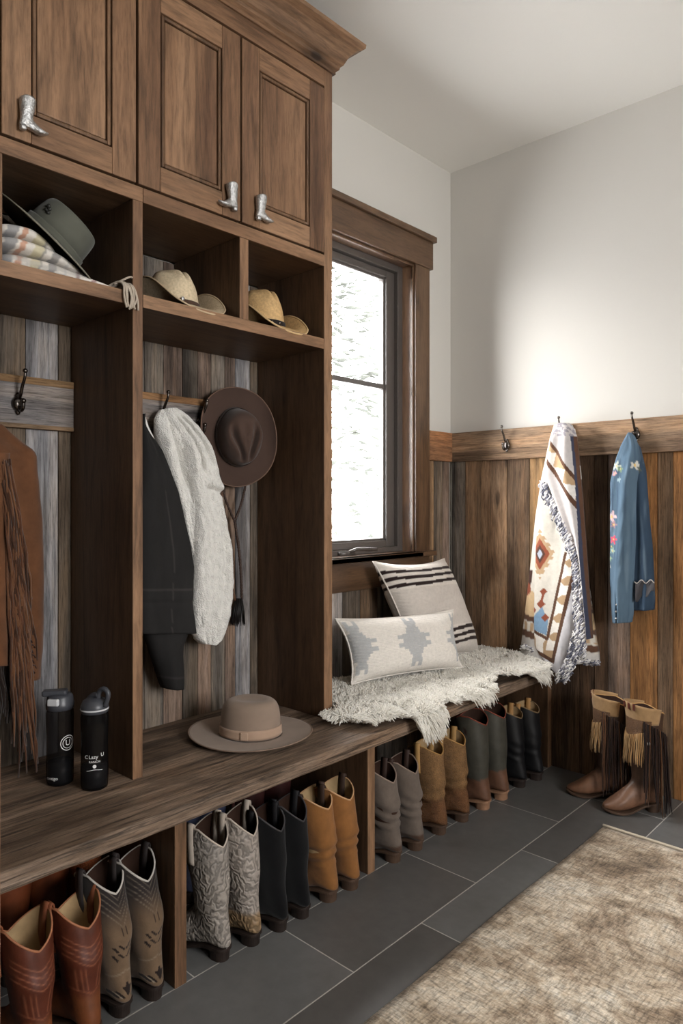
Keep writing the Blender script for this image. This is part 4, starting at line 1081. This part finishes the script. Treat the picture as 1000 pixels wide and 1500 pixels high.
# brown fringed suede jacket, half out of the picture
fj = thing('fringed_jacket', 'brown suede jacket with long fringe hanging in the near locker bay', 'jacket', (.06, .80, 1.52))
SU = rgb(118, 78, 52)
rows_j = [(622, -60, 2), (632, -75, 12), (648, -90, 30), (660, -98, 46), (668, -100, 50), (700, -104, 53), (760, -106, 59), (850, -108, 62), (930, -108, 61), (991, -108, 58)]
def col_j(b, a):
    c = SU
    return mix(c, rgb(98, 66, 46), .5 + .5 * nz(b * 4, a * 8, 2))
closed_drape(rows_j, lw(.075), lambda a: .075 * (.45 + .55 * sstep(0, .15, a)), lambda b, a: .012 * sin(b * 14 + 2 * a) * (.4 + .6 * a) + .006 * nz(b * 6, a * 12, 5), col=col_j).build('body', M['suede'], fj, True, smooth=True)
rows_sl = [(664, -50, 14), (700, -48, 10), (800, -44, 8), (900, -40, 10), (972, -36, 14)]
closed_drape(rows_sl, lw(.160), lambda a: .045, lambda b, a: .004 * sin(b * 5 + 6 * a), col=col_j, nu=24).build('sleeve', M['suede'], fj, True, smooth=True)
mb = MB(); rt = []
fr = [rgb(104, 70, 49), rgb(92, 60, 43), rgb(112, 77, 54), rgb(70, 47, 35)]
for k in range(150):
    f = k / 149; py = 672 + 210 * f; p = on_x(9 + 8 * f + rnd.uniform(-7, 9), py, .196); rt.append((p, (.4, .15)))
for (p, dn) in rt:
    L = .30 + .22 * rnd.random(); pts = []
    sw = rnd.uniform(-.02, .03)
    for q in range(9):
        f = q / 8; pts.append((p.x + .012 * sin(PI * f) + .006 * rnd.uniform(-1, 1), p.y + .035 * f + sw * f + .003 * sin(12 * f + p.z * 90), p.z - L * f))
    mb.tube(pts, [.0030] * 8 + [.0018], 5, col=rnd.choice(fr))
mb.build('fringe', M['suede'], fj, True, smooth=True)
mb = MB(); rt = []
for k in range(34):
    p = on_x(-24 + 40 * k / 33, 966, .165 + .02 * rnd.random())
    L = .13 + .05 * rnd.random(); mb.tube([p + Vector((.003 * rnd.uniform(-1, 1), .004 * sin(5 * q) + .002 * q, -L * q / 5)) for q in range(6)], [.0032] * 5 + [.002], 5, col=rgb(44, 34, 30))
mb.build('cuff_fringe', M['suede'], fj, True, smooth=True)
mb = MB()
for k in range(7):
    p = on_x(38 + 3 * (k % 2) + k * .6, 936 + 7.5 * k, .163); mb.tube([p, p + Vector((.006, .012, -.004)), p + Vector((.004, .016, -.012))], .0022, 5, col=rgb(64, 40, 30))
mb.build('lacing', M['leather'], fj, True, smooth=True)

# denim shirt on the end wall
dn = thing('denim_shirt', 'blue denim shirt with embroidered flowers hung on the end wall', 'shirt', (.98, 3.12, 1.56))
DN = rgb(84, 104, 121); DN2 = rgb(54, 70, 88); DN3 = rgb(112, 130, 144)
NB = Vector((0, -1, 0))
def flowers(px, py, c):
    for fx, fy, r, cc in ((908, 683, 7, (188, 196, 184)), (914, 688, 5, (120, 140, 110)), (905, 694, 4, (206, 150, 150)), (934, 682, 6, (196, 196, 190)), (940, 688, 5, (90, 96, 88)), (900, 757, 9, (206, 180, 182)), (903, 768, 6, (150, 120, 126)), (903, 790, 6.5, (214, 74, 96)), (899, 800, 3, (90, 126, 104)), (901, 806, 5, (150, 176, 160)), (897, 818, 4, (130, 160, 140)), (896, 829, 3, (200, 200, 190)), (912, 703, 4, (150, 170, 176))):
        an = math.atan2(py - fy, px - fx); d = math.hypot(px - fx, py - fy)
        if d < r * (.72 + .28 * cos(5 * an)): c = rgb(*cc)
        if d < r * .22: c = rgb(212, 180, 110)
    return c
def dcol(rows, base):
    y0, y1 = rows[0][0], rows[-1][0]
    def f(b, a):
        py = y0 + (y1 - y0) * a; l, r = polyl(rows, py); px = l + (r - l) * b
        c = mix(base, DN3, .55 * sstep(.1, .6, nz(b * 7, a * 5, 3))); c = mix(c, DN2, .5 * sstep(.1, .6, nz(b * 11 + 4, a * 4, 9)))
        return flowers(px, py, c)
    return f
rows_back = [(645, 921, 930), (655, 918, 938), (670, 914, 942), (690, 910, 947), (720, 914, 949), (760, 918, 952), (800, 922, 956), (850, 926, 958), (880, 928, 959), (893, 930, 958)]
closed_drape(rows_back, bw(3.135), lambda a: .045, lambda b, a: .008 * sin(b * 8 + 2 * a), col=dcol(rows_back, DN2), nrm=NB, nu=30, nv=90).build('body', M['denim'], dn, True, smooth=True)
rows_sl = [(634, 921, 926), (640, 917, 930), (652, 910, 935), (670, 904, 938), (690, 899, 938), (705, 896, 936), (740, 896, 934), (790, 895, 933), (850, 894, 930), (880, 895, 929), (900, 896, 928), (911, 897, 926)]
closed_drape(rows_sl, bw(3.105), lambda a: .050 * (.5 + .5 * sstep(0, .2, a)), lambda b, a: .010 * sin(b * 9 + 3 * a + 1) * sstep(.05, .3, a) + .004 * nz(b * 6, a * 16, 3) - .012 * math.exp(-((b - .42) / .05) ** 2) * sstep(.8, .95, a), col=dcol(rows_sl, DN), nrm=NB, nu=40, nv=130).build('sleeve', M['denim'], dn, True, smooth=True)
mb = MB()
for px, py in ((904, 875), (903, 886), (902, 896), (902, 906)): mb.ball(on_y(px, py, 3.052), .0050, 8, 6)
mb.build('cuff_snap', M['pewter'], dn, True, smooth=True)
mb = MB(); mb.cur = rgb(66, 64, 66)
mb.grid(lambda u, v: on_y(930 + 28 * v, 853 + 2.5 * sin(v * 13) + (13 + 15 * (1 - v)) * u, 3.083 - .006 * sin(v * 7 + u * 2)), 10, 30)
mb.build('torn_facing', M['cloth'], dn, True, smooth=True, solid=.002)
mb = MB(); mb.tube([on_y(929 + 29 * k / 30, 852 + 2.5 * sin(k * .45), 3.080) for k in range(31)], .0022, 6, col=rgb(158, 152, 146)); mb.build('hem_fray', M['cloth'], dn, True, smooth=True)

# patterned throw on the end wall
tw = thing('throw_blanket', 'fringed woven throw with brown and blue diamond pattern hung on the end wall', 'blanket', (.648, 3.12, 1.62))
WH = rgb(208, 202, 191); BR = rgb(92, 66, 52); TN = rgb(178, 150, 118); BL = rgb(126, 156, 184); RU = rgb(140, 78, 58); SND = rgb(200, 172, 134); LG = rgb(196, 192, 188)
def poly_in(px, py, P):
    c = False; j = len(P) - 1
    for i in range(len(P)):
        if (P[i][1] > py) != (P[j][1] > py) and px < (P[j][0] - P[i][0]) * (py - P[i][1]) / (P[j][1] - P[i][1]) + P[i][0]: c = not c
        j = i
    return c
def seg(px, py, a, b):
    return line_d((px, py), [(a[0], a[1], b[0], b[1])])
rows_L = [(622, 812, 838), (640, 806, 845), (700, 793, 850), (760, 784, 853), (820, 778, 857), (880, 771, 866), (940, 764, 874), (952, 763, 877), (972, 763, 877)]
rows_L[-1] = (970, 764, 878)
def col_L(b, a):
    py = 622 + (970 - 622) * a; l, r = polyl(rows_L, py); px = l + (r - l) * b
    # yb: level measured along the hanging edge so that the bands follow the hem
    k = (px - 764) / 113.0
    yb = py - 28 * k
    c = WH
    if 860 < yb < 897: c = SND
    for y_, w_ in ((900, 4), (923, 5)):
        if abs(yb - y_) < w_: c = BR
    if 905 < yb < 917: c = TN if (px * .09) % 1 > .5 else WH
    if yb > 929: c = LG
    if px < 800:
        if seg(px, py, (781, 838), (776, 866)) < 4.5: c = rgb(70, 48, 42)
        if math.hypot((px - 775) / 8, (py - 862) / 9) < 1: c = RU
    if px > 845:
        if seg(px, py, (864, 878), (864, 884)) < 2 or seg(px, py, (858, 892), (857, 898)) < 3.4 or seg(px, py, (869, 890), (869, 896)) < 3: c = rgb(78, 54, 48)
        if px < 852 and py < 880: c = mix(c, BR, 1 if px < 848 + 0 else 0)
    return c
closed_drape(rows_L, bw(3.140), lambda a: .030 + .025 * a, lambda b, a: .010 * sin(b * 10) * a, col=col_L, nrm=NB, nu=60, nv=150).build('back_fold', M['cloth'], tw, True, smooth=True)
rows_F = [(628, 814, 842), (650, 806, 846), (700, 795, 851), (750, 789, 853), (800, 786, 853), (850, 784, 852), (900, 783, 850), (930, 783, 846), (945, 783.5, 842), (958, 790, 838), (970, 800, 834), (983, 812, 829), (990, 819, 825)]
def col_F(b, a):
    py = 628 + (990 - 628) * a; l, r = polyl(rows_F, py); px = l + (r - l) * b
    c = WH
    # big stepped diamond
    dx, dy = px - 794, py - 811
    d = abs(dx) / 18 + abs(dy) / 30
    st = .10 * (1 if int((py + 900) / 5) % 2 else -1)
    if d < 1.15 + st: c = TN
    if d < .78: c = RU
    if d < .46: c = rgb(84, 60, 52)
    if d < .24: c = rgb(168, 176, 190)
    # blue step field with rust diamonds
    if poly_in(px, py, [(781, 905), (797, 888), (800, 897), (806, 904), (803, 930), (782, 921)]): c = BL
    for (cx_, cy_, r_) in ((799, 866, 5.5), (795, 884, 6.5), (783, 893, 5.5), (801, 904, 6)):
        if abs(px - cx_) + abs(py - cy_) < r_: c = RU
    if seg(px, py, (799, 868), (795, 884)) < 1.6: c = RU
    # brown frame lines and the zigzag band between them
    o1, o2, o3 = (832, 810), (804, 935), (780, 922); q1, q2, q3 = (850, 815), (813, 968), (781, 950)
    inside_outer = poly_in(px, py, [(850, 800), q2, (781, 950), (770, 940), (770, 600), (850, 600)])
    inside_inner = poly_in(px, py, [(834, 800), o2, (780, 922), (760, 900), (760, 600), (834, 600)])
    if py > 800 and not inside_inner and inside_outer:
        dd = seg(px, py, o1, o2) if py < 925 + (px - 780) * .4 else seg(px, py, o2, o3)
        tt = (py / 27 if px > 806 - (py - 930) * .2 else px / 22) % 1
        c = TN if abs(tt - .5) * 2 < min(1, dd / 18) else rgb(232, 226, 218)
    if py > 795 and not inside_outer: c = rgb(218, 216, 220)
    if seg(px, py, o1, o2) < 2.2 or seg(px, py, o2, o3) < 2.2: c = BR
    if seg(px, py, q1, q2) < 2.8 or seg(px, py, q2, q3) < 2.8: c = BR
    return c
closed_drape(rows_F, bw(3.095), lambda a: .028, lambda b, a: .008 * sin(b * 7 + 3 * a) + .003 * nz(b * 8, a * 20, 2), col=col_F, nrm=NB, nu=90, nv=260).build('front_fold', M['cloth'], tw, True, smooth=True)
rows_D = [(620, 818, 834), (626, 814, 840), (640, 809, 845), (670, 803, 848), (700, 799, 851), (705, 802, 851), (740, 816, 854), (780, 831, 857), (820, 843, 860), (850, 849, 862), (900, 853, 866), (935, 858, 868)]
def col_D(b, a):
    py = 620 + (935 - 620) * a; l, r = polyl(rows_D, py); px = l + (r - l) * b
    e = (px - 799) * .755 - (py - 703) * .50 + 0       # distance from the fringed diagonal
    c = rgb(196, 190, 188)
    if py > 640:
        if 15 < e < 20 or 33 < e < 37: c = BR
        elif 20 <= e <= 33:
            tt = ((px * .50 + py * .755) / 26) % 1
            c = TN if abs(tt - .5) * 2 < (e - 20) / 13 else rgb(226, 220, 214)
    if py > 640:
        m = px - (838 + (py - 640) * .088)
        if 0 < m < 3: c = rgb(62, 66, 84)
        if 3 <= m < 7.5: c = BR
        if m >= 7.5: c = rgb(232, 228, 222)
    if py < 640: c = mix(c, rgb(120, 116, 130), .7 if nz(px * .3, py * .3, 2) > 0 else 0)
    return c
closed_drape(rows_D, bw(3.062), lambda a: .030, lambda b, a: .010 * sin(b * 11 + 1) * sstep(0, .1, a), col=col_D, nrm=NB, nu=70, nv=220).build('flap', M['cloth'], tw, True, smooth=True)
mb = MB(); cfr = [rgb(212, 210, 212), rgb(150, 150, 160), rgb(92, 94, 108), rgb(230, 228, 226)]
def fringe_run(path, Y, n, L, spread):
    for k in range(n):
        f = (k + rnd.random()) / n * (len(path) - 1); i = min(int(f), len(path) - 2); w_ = f - i
        px = path[i][0] + (path[i + 1][0] - path[i][0]) * w_ + rnd.uniform(-spread, spread); py = path[i][1] + (path[i + 1][1] - path[i][1]) * w_ + rnd.uniform(-2, 2)
        p = on_y(px, py, Y - .012 * rnd.random()); pts = []
        ph = rnd.random() * 6; ll = L * rnd.uniform(.7, 1.2)
        for q in range(8):
            g = q / 7; pts.append(p + Vector((.0055 * sin(ph + g * 9) - .004 * g, -.006 * sin(PI * g) + .003 * cos(ph + g * 8), -ll * g)))
        mb.tube(pts, .0030, 5, col=rnd.choice(cfr))
fringe_run([(794, 704), (812, 740), (830, 780), (843, 812), (846, 840)], 3.050, 300, .045, 4)
fringe_run([(846, 836), (847, 880), (850, 920), (852, 950)], 3.050, 320, .05, 6)
fringe_run([(850, 915), (842, 950), (832, 975), (822, 988)], 3.050, 260, .04, 8)
mb.build('fringe', M['cloth'], tw, True, smooth=True); mb = MB()
fringe_run([(764, 944), (775, 947), (783, 949)], 3.10, 24, .018, 1)
mb.build('hem_fringe', M['cloth'], tw, True, smooth=True); mb = MB()
fringe_run([(850, 966), (864, 968), (878, 969)], 3.10, 34, .018, 1)
mb.build('hem_fringe', M['cloth'], tw, True, smooth=True)

# ------------------------------------------------------------------ pillows
def pillow(name, label, corners, thick, colfn, n=72, pinch=.11, group='pillows on the window seat'):
    # corners: bottom left, bottom right, top right, top left in room coordinates
    BLc, BRc, TRc, TLc = [Vector(c) for c in corners]
    o = (BLc + BRc) / 2; t = thing(name, label, 'pillow', tuple(o), group=group)
    nrm = (BRc - BLc).cross(TLc - BLc).normalized()
    if nrm.x < 0: nrm = -nrm
    def surf(sgn):
        def fn(a, b):
            u, v = 2 * a - 1, 2 * b - 1
            uu = u * (1 - pinch * (1 - abs(v) ** 2.2) * abs(u) ** 3); vv = v * (1 - pinch * (1 - abs(u) ** 2.2) * abs(v) ** 3)
            s, w_ = (uu + 1) / 2, (vv + 1) / 2
            p = BLc * (1 - s) * (1 - w_) + BRc * s * (1 - w_) + TRc * s * w_ + TLc * (1 - s) * w_
            h = ((1 - abs(u) ** 3.0) * (1 - abs(v) ** 3.0)) ** .55
            return p + nrm * sgn * (thick * h + .004 * nz(u * 3 + sgn, v * 3, 4) * h) - o
        return fn
    mb = MB(); mb.grid(surf(1), n, n, lambda a, b: colfn(a, b, 1)); mb.grid(surf(-1), n, n, lambda a, b: colfn(a, b, -1))
    mb.build('cover', M['knit'], t, smooth=True)
    f = surf(0); e = [f(k / 40, 0) for k in range(40)] + [f(1, k / 40) for k in range(40)] + [f(1 - k / 40, 1) for k in range(40)] + [f(0, 1 - k / 40) for k in range(40)]
    MB().tube(e, .0042, 6, closed=True, col=colfn(.02, .02, 1)).build('seam', M['knit'], t, smooth=True)
    return t
IV = rgb(214, 206, 198); IV2 = rgb(196, 188, 180); DKS = rgb(46, 36, 34)
def col_p1(a, b, s):
    b2 = b + .012 * sin(a * 5)
    c = mix(IV, IV2, sstep(.55, .40, b) * .0 + .5 * sstep(.3, .7, .5 + .5 * nz(a * 3, b * 14, 2)))
    if .30 < b < .70: c = mix(c, rgb(188, 180, 173), .6)
    for y_ in (.885, .815, .745, .270, .205, .140):
        if abs(b2 - y_ + .003 * nz(a * 9, b, 1)) < .0165: c = DKS
    return c
pillow('square_pillow', 'square cream pillow with black stripes leaning under the window', [(.275, 2.50, .535), (.250, 3.045, .515), (.100, 2.955, .985), (.105, 2.395, 1.005)], .095, col_p1, n=110)
def col_p2(a, b, s):
    c = rgb(226, 220, 212); g = rgb(178, 179, 180)
    for ca in (.055, .50, .955):
        # stepped diamond with notched tips
        da, db = abs(a - ca) * 2.15, abs(b - .52)
        q = int(db / .055) * .055
        wd_ = .21 - q * .62 if db > .12 else .20
        if db < .34 and da < max(.05, wd_ - .0): c = g
        if db < .13 and da < .30 and (int((b + 1) / .065) % 2 == 0): c = g
        if db > .27 and da < .09 and da > .03 and db < .42: c = g
    return mix(c, rgb(200, 195, 188), .35 * sstep(.0, .5, nz(a * 60, b * 60, 3)))
pillow('lumbar_pillow', 'white lumbar pillow with pale grey diamonds in front of the striped pillow', [(.262, 2.075, .545), (.405, 2.655, .535), (.318, 2.712, .775), (.175, 2.075, .795)], .080, col_p2, n=120)
# ------------------------------------------------------------------ sheepskin
sk = thing('sheepskin', 'long shaggy white sheepskin draped over the window end of the bench', 'sheepskin', (.4, 2.4, ZB))
EXT = [(1.765, .41), (1.785, .47), (1.82, .545), (1.88, .575), (1.93, .585), (1.965, .625), (2.0, .675), (2.06, .695), (2.12, .68), (2.165, .63), (2.2, .610), (2.26, .625), (2.33, .645), (2.42, .655), (2.50, .645), (2.56, .62), (2.60, .585), (2.645, .545), (2.70, .54), (2.745, .56), (2.79, .61), (2.85, .66), (2.92, .665), (2.98, .64), (3.03, .59), (3.07, .54), (3.10, .45)]
def skin(yv, s):
    # s: run from the wall across the bench, then down its front edge
    e = .628; zt = ZB + .024 + .008 * nz(yv * 5, s * 5, 1)
    if s < e: return Vector((s, yv, zt)), Vector((0, 0, 1))
    r = .026; q = (s - e) / r
    if q < PI / 2: return Vector((e + r * sin(q), yv, zt - r * (1 - cos(q)))), Vector((sin(q), 0, cos(q)))
    return Vector((e + r + .004 * nz(yv * 9, s * 9, 3), yv, zt - r - (s - e - r * PI / 2))), Vector((1, 0, .0))
def s_start(yv): return .395 if yv < 1.868 else .395 + (.12 - .395) * sstep(1.868, 1.89, yv)
mb = MB(); mb.cur = rgb(236, 230, 218)
def skp(u, v):
    yv = EXT[0][0] + (EXT[-1][0] - EXT[0][0]) * u; e = polyl(EXT, yv)[0]; s0 = s_start(yv)
    return skin(min(max(yv, EXT[0][0] + .03), EXT[-1][0] - .02), s0 + (max(s0 + .01, e - .022) - s0) * v)[0]
mb.grid(skp, 110, 44); mb.build('hide', M['wool'], sk, True, smooth=True, solid=.006, solid_off=-1)
mb = MB(); cnt = 0
NST = WOOL_N
def lockdir(p): return Vector((nz(p.x * 20, p.y * 20, 1.7) + .5 * nz(p.x * 9, p.y * 9, 5), nz(p.x * 20 + 9, p.y * 20, 7.7) + .5 * nz(p.x * 9 + 3, p.y * 9, 8), nz(p.x * 22, p.y * 22 + 5, p.z * 22)))
while cnt < NST:
    u, v = rnd.random(), rnd.random() ** .85
    yv = EXT[0][0] + (EXT[-1][0] - EXT[0][0]) * u; e = polyl(EXT, yv)[0]; s0 = s_start(yv); s = s0 + (e - s0) * v
    if rnd.random() > (e - s0) / .58: continue
    p, n = skin(yv, s); q = p + Vector((0, 0, 0))
    edge = sstep(e - .07, e, s); hang = 1 if n.x > .6 else 0
    d = (n * .80 + lockdir(q) * .85 + Vector((.6 * edge, -.7 * sstep(.07, .0, yv - EXT[0][0]) + .5 * sstep(.06, 0, EXT[-1][0] - yv), -.35 * edge))).normalized()
    Ls = rnd.uniform(.024, .039) * (1 + .12 * edge + .10 * hang)
    side = Vector((rnd.uniform(-1, 1), rnd.uniform(-1, 1), rnd.uniform(-1, 1))) * .008
    pts = []
    for k in range(5):
        g = k / 4
        pts.append(p + d * Ls * g + Vector((0, 0, -Ls * (.30 + .55 * hang) * g * g)) + side * sin(g * 3.0 + u * 40) + n * .002)
    for q_ in pts:
        if q_.x < .622 and q_.z < ZB + .004: q_.z = ZB + .004
    mb.tube(pts, [.0026, .0030, .0027, .0019, .0005], 4); cnt += 1
mb.build('wool', M['wool_lock'], sk, True, smooth=True)

# ------------------------------------------------------------------ water bottles
def text_mesh(txt, size):
    cu = bpy.data.curves.new('txt', 'FONT'); cu.body = txt; cu.size = size; cu.align_x = 'CENTER'; cu.align_y = 'CENTER'; cu.resolution_u = 3
    o = bpy.data.objects.new('txt', cu); COL.objects.link(o); bpy.context.view_layer.update()
    me = bpy.data.meshes.new_from_object(o.evaluated_get(bpy.context.evaluated_depsgraph_get()))
    vs = [v.co.copy() for v in me.vertices]; fs = [tuple(p.vertices) for p in me.polygons]
    bpy.data.objects.remove(o); bpy.data.meshes.remove(me); bpy.data.curves.remove(cu)
    return vs, fs
def wrap(mb, vs, fs, R, ang, z, dx=0.0, dz=0.0, sx=1.0):
    o = len(mb.v)
    for v in vs:
        a = ang + (v.x * sx + dx) / R; mb.vert((R * cos(a), R * sin(a), z + v.y + dz))
    for f in fs: mb.f.append([o + i for i in f])
def bottle(label, loc, rz):
    t = thing('water_bottle', label, 'water bottle', loc, rz, 'water bottles on the bench')
    R = .0365
    pr = [(.030, 0), (.0345, .003), (R - .001, .012), (R, .05), (R - .0012, .10), (R - .0014, .13), (R, .17), (R, .195), (.0345, .205), (.034, .21)]
    MB().lathe(pr, 48, True, False).build('body', M['smoke'], t, smooth=True)
    MB().lathe([(.0325, .008), (.0335, .03), (.0335, .062)], 40).build('base_sleeve', M['lid'], t, smooth=True)
    return t, R
b1, R = bottle('smoke grey water bottle with round white emblem and side button lid', (.236, .897, ZB + .0005), 0)
mb = MB(); mb.lathe([(.0345, .206), (.0372, .208), (.0376, .222), (.036, .226), (.034, .24), (.030, .247), (.010, .249)], 44, True, True); mb.build('lid', M['lid'], b1, smooth=True)
mb = MB(); n0 = len(mb.v); mb.box(-.02, .046, -.017, .017, .243, .259); mb.xform(Matrix.Rotation(R_(-125), 4, 'Z')); mb.build('spout_cap', M['lid'], b1, bevel=.006, seg=3)
mb = MB(); mb.box(.028, .041, -.016, .016, .222, .241); mb.xform(Matrix.Rotation(R_(-55), 4, 'Z')); mb.build('release_button', M['lid_grey'], b1, bevel=.004, seg=3)
mb = MB(); an = R_(8)
for rr in (.017, .0125):
    for k in range(40):
        pass
def ring_mark(mb, R, ang, z, r0, r1, n=40):
    o = len(mb.v)
    for k in range(n):
        th = 2 * PI * k / n
        for r in (r0, r1): a = ang + r * cos(th) / R; mb.vert((R * cos(a), R * sin(a), z + r * sin(th)))
    for k in range(n): a, b = o + 2 * k, o + 2 * ((k + 1) % n); mb.f.append([a, b, b + 1, a + 1])
ring_mark(mb, R + .0006, an, .118, .0190, .0208); ring_mark(mb, R + .0006, an, .118, .0135, .0150)
vs, fs = text_mesh('U', .022); wrap(mb, vs, fs, R + .0006, an, .118)
mb.build('emblem', M['print'], b1)
mb = MB(); vs, fs = text_mesh('contigo', .012); wrap(mb, vs, fs, R + .0006, R_(-62), .024); mb.build('lettering', M['print'], b1)
b2, R = bottle('dark water bottle with white ranch lettering beside the locker panel', (.336, .947, ZB + .0005), 0)
mb = MB(); mb.lathe([(.0345, .206), (.0362, .208), (.0362, .214), (.037, .216), (.0366, .224), (.031, .238), (.018, .246), (.006, .247)], 44, True, True); mb.build('lid', M['lid'], b2, smooth=True)
mb = MB(); mb.tube(spline([(.012, 0, .240), (.016, 0, .262), (.030, 0, .272), (.044, 0, .266), (.046, 0, .252), (.036, 0, .226)], 24), [.007] * 24, 10); mb.tube(spline([(-.02, 0, .238), (-.006, 0, .250), (.014, 0, .255)], 10), .008, 10)
mb.xform(Matrix.Rotation(R_(20), 4, 'Z')); mb.build('carry_loop', M['lid'], b2, smooth=True)
mb = MB(); mb.lathe([(.0374, .2145), (.0380, .2165), (.0374, .2185)], 44, False, False); mb.build('lid_ring', M['lid_grey'], b2, smooth=True)
mb = MB(); A = R_(-28)
for txt, sz, dx, dz in (('C', .014, -.022, .094), ('Lazy', .014, -.003, .094), ('U', .014, .021, .098), ('RANCH', .0085, .000, .081)):
    vs, fs = text_mesh(txt, sz); wrap(mb, vs, fs, R + .0006, A, 0, dx, dz)
ring_mark(mb, R + .0006, A, .069, 0.0004, .0048)
o = len(mb.v)
for k in range(21):
    u = -.021 + .042 * k / 20
    for dz in (0, .0012): a = A + u / R; mb.vert(((R + .0006) * cos(a), (R + .0006) * sin(a), .058 + .0015 * cos(u * 150) + dz))
for k in range(20): mb.f.append([o + 2 * k, o + 2 * k + 2, o + 2 * k + 3, o + 2 * k + 1])
mb.build('lettering', M['print'], b2)
# end
